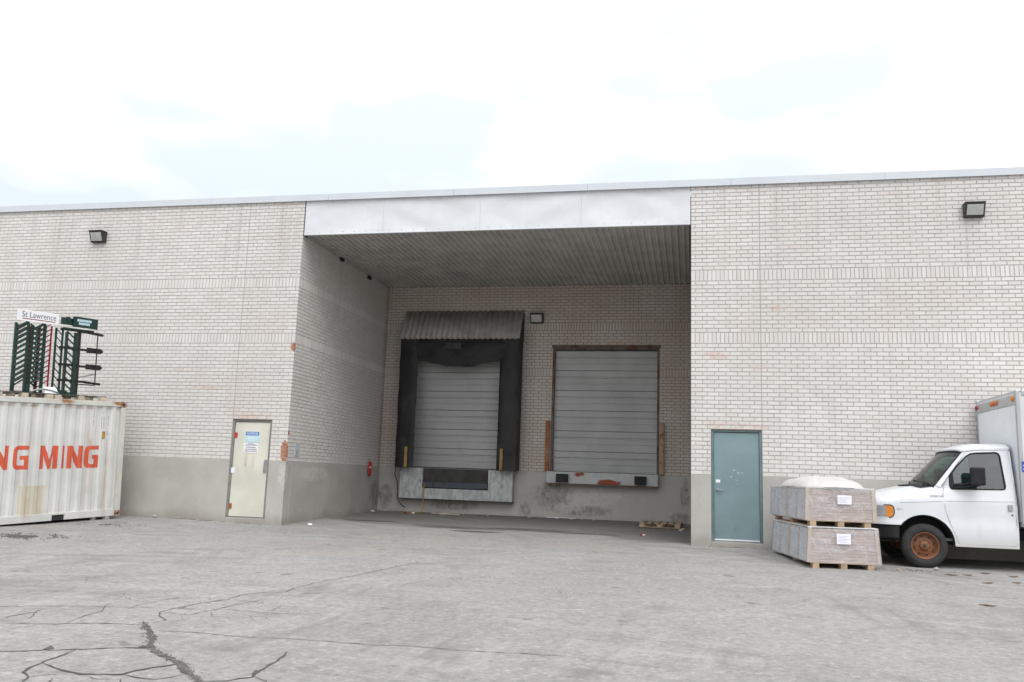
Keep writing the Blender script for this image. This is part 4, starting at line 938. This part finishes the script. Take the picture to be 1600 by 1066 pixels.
gravel('truck_grit', 3.4, -2.5, .9, .3, 160, .006, .02, M_GRAV, 'grit under the truck front wheel', 5)

def crack_rubble():
    q = random.Random(31); mb = MB(); pts = [gp(*a) for a in CR[0][0]] 
    for _ in range(420):
        i = q.randrange(len(pts)-1); c = pts[i].lerp(pts[i+1], q.random()); x = c.x+q.gauss(0,.035); y = c.y+q.gauss(0,.02); s = q.uniform(.003,.011); z = gz(x, y)+.003
        mb.add([(x+s,y,z),(x,y+s,z),(x-s,y,z),(x,y-s,z),(x,y,z+s*.8)], [(0,1,4),(1,2,4),(2,3,4),(3,0,4)])
    o = mb.build('crack_grit', plain('mixed_grit', (.17,.155,.145), .9, var=.5, scale=60), ground); o['kind'] = 'stuff'
crack_rubble()
# ================================================================== BOX TRUCK
YT, YC = -2.05, -1.075          # near side, centre line
trk = thing('box_truck', 'white box truck with rusty front wheel parked beside the brick wall', 'truck', (3.86, YC, gz(3.86, YC)))
def carpaint():
    t = NT('white_truck_paint'); p = t.pos(); n = t.noise(t.map(p, (1,1,.6)), 2.5, 6, .65); f = t.noise(p, 26, 4)
    sp = t.n('ShaderNodeSeparateXYZ'); t.l(p, sp.inputs[0])
    c = t.mix(t.rng(n, .35, .7), (.64,.655,.68), (.60,.615,.635))
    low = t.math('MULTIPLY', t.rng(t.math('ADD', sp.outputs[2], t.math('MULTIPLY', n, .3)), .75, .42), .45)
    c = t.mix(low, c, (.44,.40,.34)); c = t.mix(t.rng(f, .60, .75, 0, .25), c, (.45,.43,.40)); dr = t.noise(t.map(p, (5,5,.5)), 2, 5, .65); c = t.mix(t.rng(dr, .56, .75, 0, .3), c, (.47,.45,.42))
    t.fin(c, .32, 0, .5); t.b.inputs['Coat Weight'].default_value = .35; t.b.inputs['Coat Roughness'].default_value = .12; return t.mat
M_PAINT = carpaint(); M_CGLASS = glassy('cab_glass', (.40,.60,.55), .15)
M_TRIM = plain('black_plastic', (.016,.016,.017), .6, var=.2, scale=8, spec=.25)
M_TYRE = plain('tyre_rubber', (.032,.032,.031), .85, var=.25, scale=9, bump=.25)
M_RIM = rusty('rusty_rim', (.17,.085,.05), (.20,.075,.032), .35, .65, 6, .75, (1,1,1))
M_ALU = plain('dull_aluminium', (.44,.45,.46), .42, .55, .1, 3)
M_AMB = plain('amber_lens', (.62,.22,.025), .2, var=.1, scale=20, bump=0)
M_AMBD = plain('dark_amber_lens', (.42,.13,.04), .3, var=.15, scale=20, bump=0)
M_HEAD = plain('headlamp_lens', (.42,.45,.47), .12, .35, .2, 14, .1, 60)
M_SEAT = plain('grey_seat', (.10,.105,.105), .9, var=.2)
M_BOXW = plain('box_panel', (.70,.725,.74), .42, 0, .05, 1.4, .06, 18)
M_BOXS = plain('box_side_panel', (.60,.605,.60), .45, .1, .06, 1.4, .06, 18)
AX, AZ, AA, AB_ = 3.855, .355, .468, .478
def zb(x):
    d = (x-AX)/AA
    if abs(d) < 1:
        z = AZ + AB_*math.sqrt(1-d*d); return max(z, .655) if x < AX and z < .655 else z
    return .655 if x < AX else .352
ZTP = [(2.98,1.00),(3.06,1.045),(3.3,1.125),(3.55,1.195),(3.8,1.25),(4.0,1.285),(4.08,1.30),(4.14,1.22),(4.2,1.18),(5.4,1.18)]
def interp(T, x):
    for (a, p), (b, q) in zip(T, T[1:]):
        if x <= b: return p+(q-p)*max(0, (x-a)/(b-a))
    return T[-1][1]
def inw(x, z):
    v = .20*max(0, z-1.10) + .02*max(0, (.62-z)/.25)**1.5
    if x < 3.42: v += .22*((3.42-x)/.42)**2.4
    zt = interp(ZTP, x)
    if x < 4.12: v += .05*max(0, (z-(zt-.12))/.12)**2
    return v - .010*(1-sst(.69, .725, z)) + .004*sst(1.065, 1.08, z)
def sp_(x, z, s, off=0): # side surface point; s=+1 near side, -1 far side
    return (x, YC - s*((YC-YT) - inw(x, z) + off), z)
xs = sorted({round(2.98+i*.03, 3) for i in range(78) if 2.98+i*.03 < 5.30} | {3.483, 3.4831, AX-AA*.92, AX+AA*.999, AX+AA+.0005, 5.30, 4.08})
body = MB()
for s in (1, -1):
    body.grid(lambda x, v, s=s: sp_(x, zb(x)+(interp(ZTP, x)-zb(x))*v, s), xs, [0,.03,.08,.15,.22,.3,.4,.5,.6,.7,.78,.85,.9,.94,.97,1])
# hood and cowl
hxs = [2.98,3.0,3.04,3.1,3.2,3.35,3.5,3.65,3.8,3.95,4.05]
def hoodp(x, t):
    zt = interp(ZTP, x); y0 = (YC-YT)-inw(x, zt); cr = .065*sst(2.97, 3.15, x)
    return (x - .07*(1-t*t)*(1 if x < 3.3 else .6), YC - y0*t, zt + cr*(1-abs(t)**3) + .012*math.exp(-((abs(t)-.55)/.08)**2))
body.grid(hoodp, hxs, [i/12 for i in range(-12, 13)])
# front skin
body.grid(lambda t, v: (2.98-.07*(1-t*t)-.01*math.sin(math.pi*v), YC-((YC-YT)-inw(2.98, .655+.345*v))*t, .655+.345*v), [i/12 for i in range(-12,13)], [0,.25,.5,.75,1])
bo = body.build('cab_body', M_PAINT, trk, smooth=True)
# roof
rf = MB()
def roofp(x, t):
    e = sst(4.50, 4.78, x); w = (YC-YT)-.195; k = abs(t)
    return (x - .10*(1-t*t)*(1-e), YC-w*t, 1.915+.045*e+.012*(x-4.6) + (.03+.065*e)*(1-k**5))
rf.grid(roofp, [4.53,4.58,4.66,4.8,5.0,5.2,5.27,5.295], [i/16 for i in range(-16,17)])
ro = rf.build('roof', M_PAINT, trk, smooth=True); md = ro.modifiers.new('s', 'SOLIDIFY'); md.thickness = .03; md.offset = 1
# side upper frames with window openings
OUT = [(4.10,1.17),(4.06,1.30),(4.095,1.365),(4.57,1.935),(4.75,1.965),(5.26,1.985),(5.285,1.90),(5.30,1.17)]
WIN = [(4.315,1.285),(4.295,1.33),(4.30,1.50),(4.46,1.70),(4.60,1.845),(4.67,1.89),(4.76,1.903),(5.06,1.92),(5.105,1.905),(5.122,1.86),(5.152,1.355),(5.14,1.31),(5.10,1.300)]
for s in (1, -1):
    m = MB(); m.holed(OUT, WIN, lambda a, b, s=s: sp_(a, b, s, .001)); m.holed([(a, b) for a, b in OUT], WIN, lambda a, b, s=s: sp_(a, b, s, -.03)); pf = m.build('door_frame', M_PAINT, trk)
    m = MB(); m.holed(WIN, None, lambda a, b, s=s: sp_(a, b, s, -.012)); m.build('side_window', M_CGLASS, trk, fix=False)
    m = MB(); m.tube([sp_(a, b, s, .0) for a, b in WIN+[WIN[0]]], .013, 6); m.build('window_seal', M_TRIM, pf, smooth=True)
    m = MB(); m.holed([(4.315,1.288),(4.297,1.33),(4.302,1.49),(4.36,1.565),(4.365,1.292)], None, lambda a, b, s=s: sp_(a, b, s, .004)); m.build('mirror_sail', M_TRIM, pf)
    # door seams, handle, lock
    m = MB()
    for seam in ([(4.165,1.17),(4.185,1.0),(4.22,.84),(4.27,.68),(4.335,.52),(4.385,.385),(4.45,.375),(5.265,.385),(5.275,.7),(5.27,1.17)], [(4.10,1.36),(4.20,1.33),(4.165,1.17)], [(3.12,1.005),(3.5,1.03),(3.9,1.055),(4.17,1.075)], [(4.20,1.077),(4.7,1.09),(5.27,1.105)]):
        pts = [sp_(a, b, s, .0005) for a, b in seam]; m.tube(pts, .0042, 4)
    m.build('panel_seam', plain('seam_shadow', (.30,.30,.30), .7) if s == 1 else bpy.data.materials['seam_shadow'], bo)
    m = MB(); p0 = sp_(5.17, .965, s, .004); m.box(5.155, 5.225, min(p0[1], p0[1]-s*.02), max(p0[1], p0[1]-s*.02), .955, 1.055); m.build('door_handle', M_STEEL, bo, bevel=.006)
    m = MB(); m.cyl(sp_(5.215, .885, s, -.01), sp_(5.215, .885, s, .006), .014, n=10); m.build('keyhole', M_TRIM, bo)
    m = MB(); m.tube([sp_(5.285, 1.05, s, .0), sp_(5.285, 1.5, s, .002), sp_(5.255, 1.97, s, .0), sp_(4.75, 1.962, s, .004), sp_(4.56, 1.925, s, .004)], .012, 5); m.build('drip_rail', M_PAINT, bo, smooth=True)
    # lamps
    m = MB(); m.grid(lambda u, v, s=s: sp_(3.0+.255*u, .79+.18*v, s, .006), [i/10 for i in range(11)], [0,.5,1]); m.build('headlight', M_HEAD, trk, smooth=True)
    m = MB(); pol = [(3.26,.785),(3.33,.785),(3.362,.81),(3.375,.86),(3.375,.91),(3.36,.958),(3.33,.972),(3.26,.972)]
    m.holed(pol, None, lambda a, b, s=s: sp_(a, b, s, .008)); m.build('turn_signal', M_AMB, trk)
    m = MB(); m.tube([sp_(a, b, s, .006) for a, b in [(3.02,.98),(3.26,.982),(3.34,.982),(3.375,.96),(3.388,.91),(3.388,.85),(3.37,.80),(3.33,.775),(3.02,.775)]], .008, 5); m.build('lamp_bezel', M_TRIM, trk)
    # arch lip and wheel-house
    m = MB(); A = [math.pi*k/28 for k in range(29)]
    m.tube([sp_(AX+AA*math.cos(a), max(AZ+AB_*math.sin(a), .36), s, -.006) for a in A if not (a > 2.3 and AZ+AB_*math.sin(a) < .65)], .010, 5); m.build('arch_lip', M_TRIM, bo)
    m = MB(); ya, yb = YC-s*((YC-YT)-.035), YC-s*.52
    P = [(AX+(AA-.012)*math.cos(a), AZ+(AB_-.012)*math.sin(a)) for a in A]; n_ = len(P)
    m.add([(x, ya, z) for x, z in P]+[(x, yb, z) for x, z in P], [(i, i+1, n_+i+1, n_+i) for i in range(n_-1)]+[tuple(range(n_, 2*n_))]); m.build('wheel_house', M_DARK, bo)
    # sill
    m = MB(); m.hexa([sp_(4.335,.335,s,-.06), sp_(5.30,.335,s,-.06), sp_(5.30,.335,s,.004), sp_(4.335,.335,s,.004), sp_(4.335,.375,s,-.06), sp_(5.30,.375,s,-.06), sp_(5.30,.375,s,.006), sp_(4.335,.375,s,.006)]); m.build('sill', M_PAINT, bo, bevel=.006)
    # mirror
    m = MB(); q = lambda x, z, o: (x, YC-s*((YC-YT)+o), z)
    m.hexa([q(4.555,1.355,.10),q(4.775,1.355,.10),q(4.775,1.355,.24),q(4.555,1.355,.22),q(4.57,1.655,.08),q(4.775,1.655,.08),q(4.775,1.655,.24),q(4.57,1.655,.20)]); mi_ = m.build('wing_mirror', M_TRIM, trk, bevel=.03, seg=3)
    m = MB(); m.bar(q(4.36,1.36,-.03), q(4.66,1.40,.14), .035, .03); m.bar(q(4.36,1.31,-.03), q(4.70,1.355,.15), .05, .03); m.build('mirror_arm', M_TRIM, mi_)
    # badges
    m = MB(); rq = random.Random(9); x = 3.965
    for k, w in enumerate((.022,.03,.026,.012,.028,.03,.024)):
        m.add([sp_(x, 1.142, s, .004), sp_(x+w, 1.142, s, .004), sp_(x+w, 1.174, s, .004), sp_(x, 1.174, s, .004)], [(0,1,2,3)]); x += w+.007
    m.build('fender_badge', M_STEEL, bo)
    m = MB(); x = 3.43
    for w in (.02,.016,.024): m.add([sp_(x,.905,s,.004),sp_(x+w,.905,s,.004),sp_(x+w,.935,s,.004),sp_(x,.935,s,.004)], [(0,1,2,3)]); x += w+.006
    m.build('engine_badge', M_INKL, bo)
# windshield
ws = MB()
def wsp(t, v, off=0):
    w0, w1 = .835, .74; w = w0+(w1-w0)*v; xb = 4.075-.20*(1-t*t); xt = 4.555-.10*(1-t*t)
    return (xb+(xt-xb)*v-off, YC-w*t, 1.335+(1.925+.02*(1-t*t)-1.335)*v + .02*(1-t*t)*(1-v) - .03*math.sin(math.pi*v)*0)
ws.grid(lambda t, v: wsp(t, v), [i/12 for i in range(-12,13)], [0,.25,.5,.75,1]); ws.build('windshield', M_CGLASS, trk, smooth=True, fix=False)
m = MB(); m.tube([wsp(-1,0), wsp(-1,1)], .016, 6); m.tube([wsp(1,0), wsp(1,1)], .016, 6); m.tube([wsp(i/10,1) for i in range(-10,11)], .014, 6); m.build('windshield_seal', M_TRIM, trk)
m = MB(); m.grid(lambda t, v: (3.86-.13*(1-t*t)+.25*v, YC-.80*t, interp(ZTP,3.95)+.055-.045*abs(t)**3+.035*v), [i/10 for i in range(-10,11)], [0,1]); cw = m.build('cowl', M_TRIM, trk)
for y0, y1 in ((-.7,-.05),(.08,.72)):
    m = MB(); m.tube([(3.90,YC-y1,1.335),wsp(y1/.84-.05,.05,.02),wsp(y0/.84,.11,.02)], .010, 5); m.build('wiper', M_TRIM, cw)
# A-pillars
for s in (1, -1):
    m = MB(); a0 = Vector(wsp(s,0)); a1 = Vector(wsp(s,1)); b0 = Vector(sp_(4.14,1.31,s,.001)); b1 = Vector(sp_(4.60,1.935,s,.001))
    m.add([a0, b0, b1, a1], [(0,1,2,3)]); m.build('a_pillar', M_PAINT, bo)
# cab back, interior
m = MB(); m.box(5.28, 5.30, YC-.93, YC+.93, .40, 1.30); m.hexa([(5.28,YC-.92,1.3005),(5.30,YC-.92,1.3005),(5.30,YC+.92,1.3005),(5.28,YC+.92,1.3005),(5.28,YC-.77,1.96),(5.30,YC-.77,1.96),(5.30,YC+.77,1.96),(5.28,YC+.77,1.96)]); m.build('cab_back', M_PAINT, trk)
m = MB(); m.box(4.10, 5.27, YC-.90, YC+.90, .42, .46); m.hexa([(4.10,YC-.86,.9),(4.42,YC-.86,.9),(4.42,YC+.86,.9),(4.10,YC+.86,.9),(4.12,YC-.84,1.29),(4.34,YC-.84,1.25),(4.34,YC+.84,1.25),(4.12,YC+.84,1.29)]); m.build('dashboard', M_SEAT, trk)
for y in (-.45, .45):
    m = MB(); m.box(4.66, 5.1, YC+y-.25, YC+y+.25, .75, .92); m.hexa([(4.98,YC+y-.25,.92),(5.14,YC+y-.25,.92),(5.14,YC+y+.25,.92),(4.98,YC+y+.25,.92),(5.10,YC+y-.22,1.52),(5.22,YC+y-.22,1.52),(5.22,YC+y+.22,1.52),(5.10,YC+y+.22,1.52)]); m.box(5.12,5.2,YC+y-.12,YC+y+.12,1.54,1.70); m.build('seat', M_SEAT, trk, bevel=.03)
m = MB(); cs = Vector((4.50, YC-.42, 1.27)); ax = Vector((.75,0,.45)).normalized(); e1 = Vector((0,1,0)); e2 = ax.cross(e1)
m.tube([cs+(e1*math.cos(a)+e2*math.sin(a))*.19 for a in [2*math.pi*k/28 for k in range(29)]], .014, 6); m.bar(cs-e1*.18, cs+e1*.18, .03, .02); m.bar(cs, cs-ax*.25, .05, .05); m.build('steering_wheel', M_TRIM, trk, smooth=True)
# bumper, grille
m = MB()
def bump_(t, v):
    x = 2.90+.56*max(0,(abs(t)-.72)/.28)**1.6-.05*(1-t*t); y = .97*t if abs(t) < .9 else math.copysign(.97*.9+.10*math.sin((abs(t)-.9)/.1*math.pi/2), t)
    return (x, YC-min(.985, abs(y))*math.copysign(1, y), .42+.235*v)
m.grid(bump_, [i/30 for i in range(-30,31)], [0,.15,.5,.85,1]); bp = m.build('bumper', M_TRIM, trk, smooth=True); md = bp.modifiers.new('s','SOLIDIFY'); md.thickness = .05; md.offset = -1
m = MB()
for k in range(4): m.grid(lambda t, v, k=k: (2.962-.07*(1-t*t), YC-.60*t, .72+k*.065+.03*v), [i/8 for i in range(-8,9)], [0,1])
m.build('grille', M_TRIM, trk)
m = MB(); m.box(3.05, 5.3, YC-.75, YC+.75, .36, .40); m.box(3.0,3.38,YC-.8,YC+.8,.43,.64); m.build('underbody', M_DARK, trk)
# wheels
def wheel(x, s, name='wheel', front=True, yo=0.):
    z = gz(x, YT)+.365; yn = YC-s*((YC-YT)-.01-yo); a = (0, -s, 0); o = (x, yn+s*.22, z)
    m = MB(); pr = [(.215,.02),(.24,.0),(.30,-.005),(.335,.01),(.356,.03),(.365,.055),(.365,.165),(.356,.19),(.335,.21),(.30,.225),(.275,.228),(.245,.222),(.226,.205),(.218,.19)]
    m.lathe(pr, o, a, 48); t = m.build(name, M_TYRE, trk, smooth=True)
    m = MB(); m.lathe([(.222,.20),(.224,.213),(.212,.212),(.203,.195),(.20,.13),(.185,.118),(.165,.125),(.135,.142),(.11,.148),(.085,.142),(.075,.14),(.075,.175),(.066,.188),(.03,.192),(.0005,.192)] if front else [(.222,.20),(.21,.20),(.20,.12),(.10,.06),(.0005,.06)], o, a, 40); m.build('rim', M_RIM, t, smooth=True)
    if front:
        for k in range(8):
            g = 2*math.pi*(k+.3)/8; c = Vector((x+.150*math.cos(g), 0, z+.150*math.sin(g))); m = MB(); y0 = o[1]-s*.125
            m.cyl((c.x, y0, c.z), (c.x, y0-s*.013, c.z), .0195, n=12); m.build('rim_hole', M_DARK, t)
            g += math.pi/8; c = Vector((x+.10*math.cos(g), 0, z+.10*math.sin(g))); m = MB(); m.cyl((c.x, o[1]-s*.14, c.z), (c.x, o[1]-s*.165, c.z), .011, n=6); m.build('wheel_nut', M_RIM, t)
        m = MB(); m.cyl((x, o[1]-s*.188, z), (x, o[1]-s*.202, z), .036, .03, n=14); m.build('hub_cap', plain('greasy_hub', (.05,.05,.03), .5) if s == 1 else bpy.data.materials['greasy_hub'], t)
    return t
wheel(3.86, 1); wheel(3.86, -1)
wheel(7.35, 1, front=False, yo=.02); wheel(7.35, -1, front=False, yo=.02)
m = MB(); m.cyl((3.86,YC-.8,.31),(3.86,YC+.8,.31),.045,n=10); m.cyl((7.35,YC-.8,.31),(7.35,YC+.8,.31),.06,n=10); m.box(3.1,9.1,YC-.45,YC-.37,.45,.62); m.box(3.1,9.1,YC+.37,YC+.45,.45,.62); m.box(5.6,6.5,YC-.80,YC-.48,.28,.6); m.build('chassis', M_DARK, trk)
# cargo box
BX0, BX1, BY0, BY1, BZ0, BZ1 = 5.34, 8.95, -2.155, -.10, .72, 2.96
m = MB(); m.box(BX0+.02, BX1, BY0+.012, BY1-.012, BZ0, BZ1-.03); bxo = m.build('cargo_box', M_BOXS, trk)
m = MB(); n_ = 9; w = (BY1-BY0-.16)/n_
for k in range(n_):
    m2 = MB(); y0 = BY0+.08+k*w; m2.box(BX0+.004, BX0+.0198, y0+.003, y0+w-.003, BZ0+.06, BZ1-.24); m2.build('front_panel', M_BOXW, bxo, bevel=.003)
m = MB(); m.hexa([(BX0-.004,BY0+.075,BZ1-.235),(BX0+.05,BY0+.075,BZ1-.235),(BX0+.05,BY1-.075,BZ1-.235),(BX0-.004,BY1-.075,BZ1-.235),(BX0+.03,BY0+.075,BZ1+.004),(BX0+.06,BY0+.075,BZ1+.004),(BX0+.06,BY1-.075,BZ1+.004),(BX0+.03,BY1-.075,BZ1+.004)]); hd_ = m.build('top_cap', M_ALU, bxo, bevel=.01)
m = MB()
for y in (BY0, BY1-.074): m.box(BX0-.002, BX0+.06, y, y+.074, BZ0+.02, BZ1+.006)
m.box(BX0+.086, BX1, BY0, BY0+.06, BZ1-.09, BZ1+.004); m.box(BX0+.086, BX1, BY1-.06, BY1, BZ1-.09, BZ1+.004); m.box(BX0+.086, BX1, BY0, BY0+.05, BZ0-.01, BZ0+.12); m.box(BX0-.001, BX0+.05, BY0+.075, BY1-.075, BZ0-.02, BZ0+.059); m.build('corner_trim', M_ALU, bxo, bevel=.012)
for y, mt in ((YC-.13,M_AMBD),(YC,M_AMBD),(YC+.13,M_AMBD),(BY0+.16,M_AMB),(BY1-.03,M_REDE)):
    m = MB(); c = Vector((BX0+.012, y, BZ1-.13)); m.lathe([(.05,.0),(.048,.02),(.036,.035),(.0005,.042)], c, (-1,0,.14), 14); m.build('marker_light', mt, bxo, smooth=True)
x = BX0+.6
while x < BX1:
    m = MB(); m.box(x, x+.035, BY0-.001+.005, BY0+.0118, BZ0+.125, BZ1-.095); m.build('side_rib', M_ALU, bxo); x += .6
m = MB(); m.box(BX0+.025, BX0+.55, BY0-.004, BY0+.0116, 1.60, 1.775); dc = m.build('blue_decal', plain('decal_blue', (.06,.09,.36), .4), bxo)
for k in range(2):
    m = MB(); m.box(BX0+.045, BX0+.50, BY0-.0058, BY0-.0042, 1.635+k*.06, 1.66+k*.06); m.build('decal_line', M_PALEBLUE, dc)
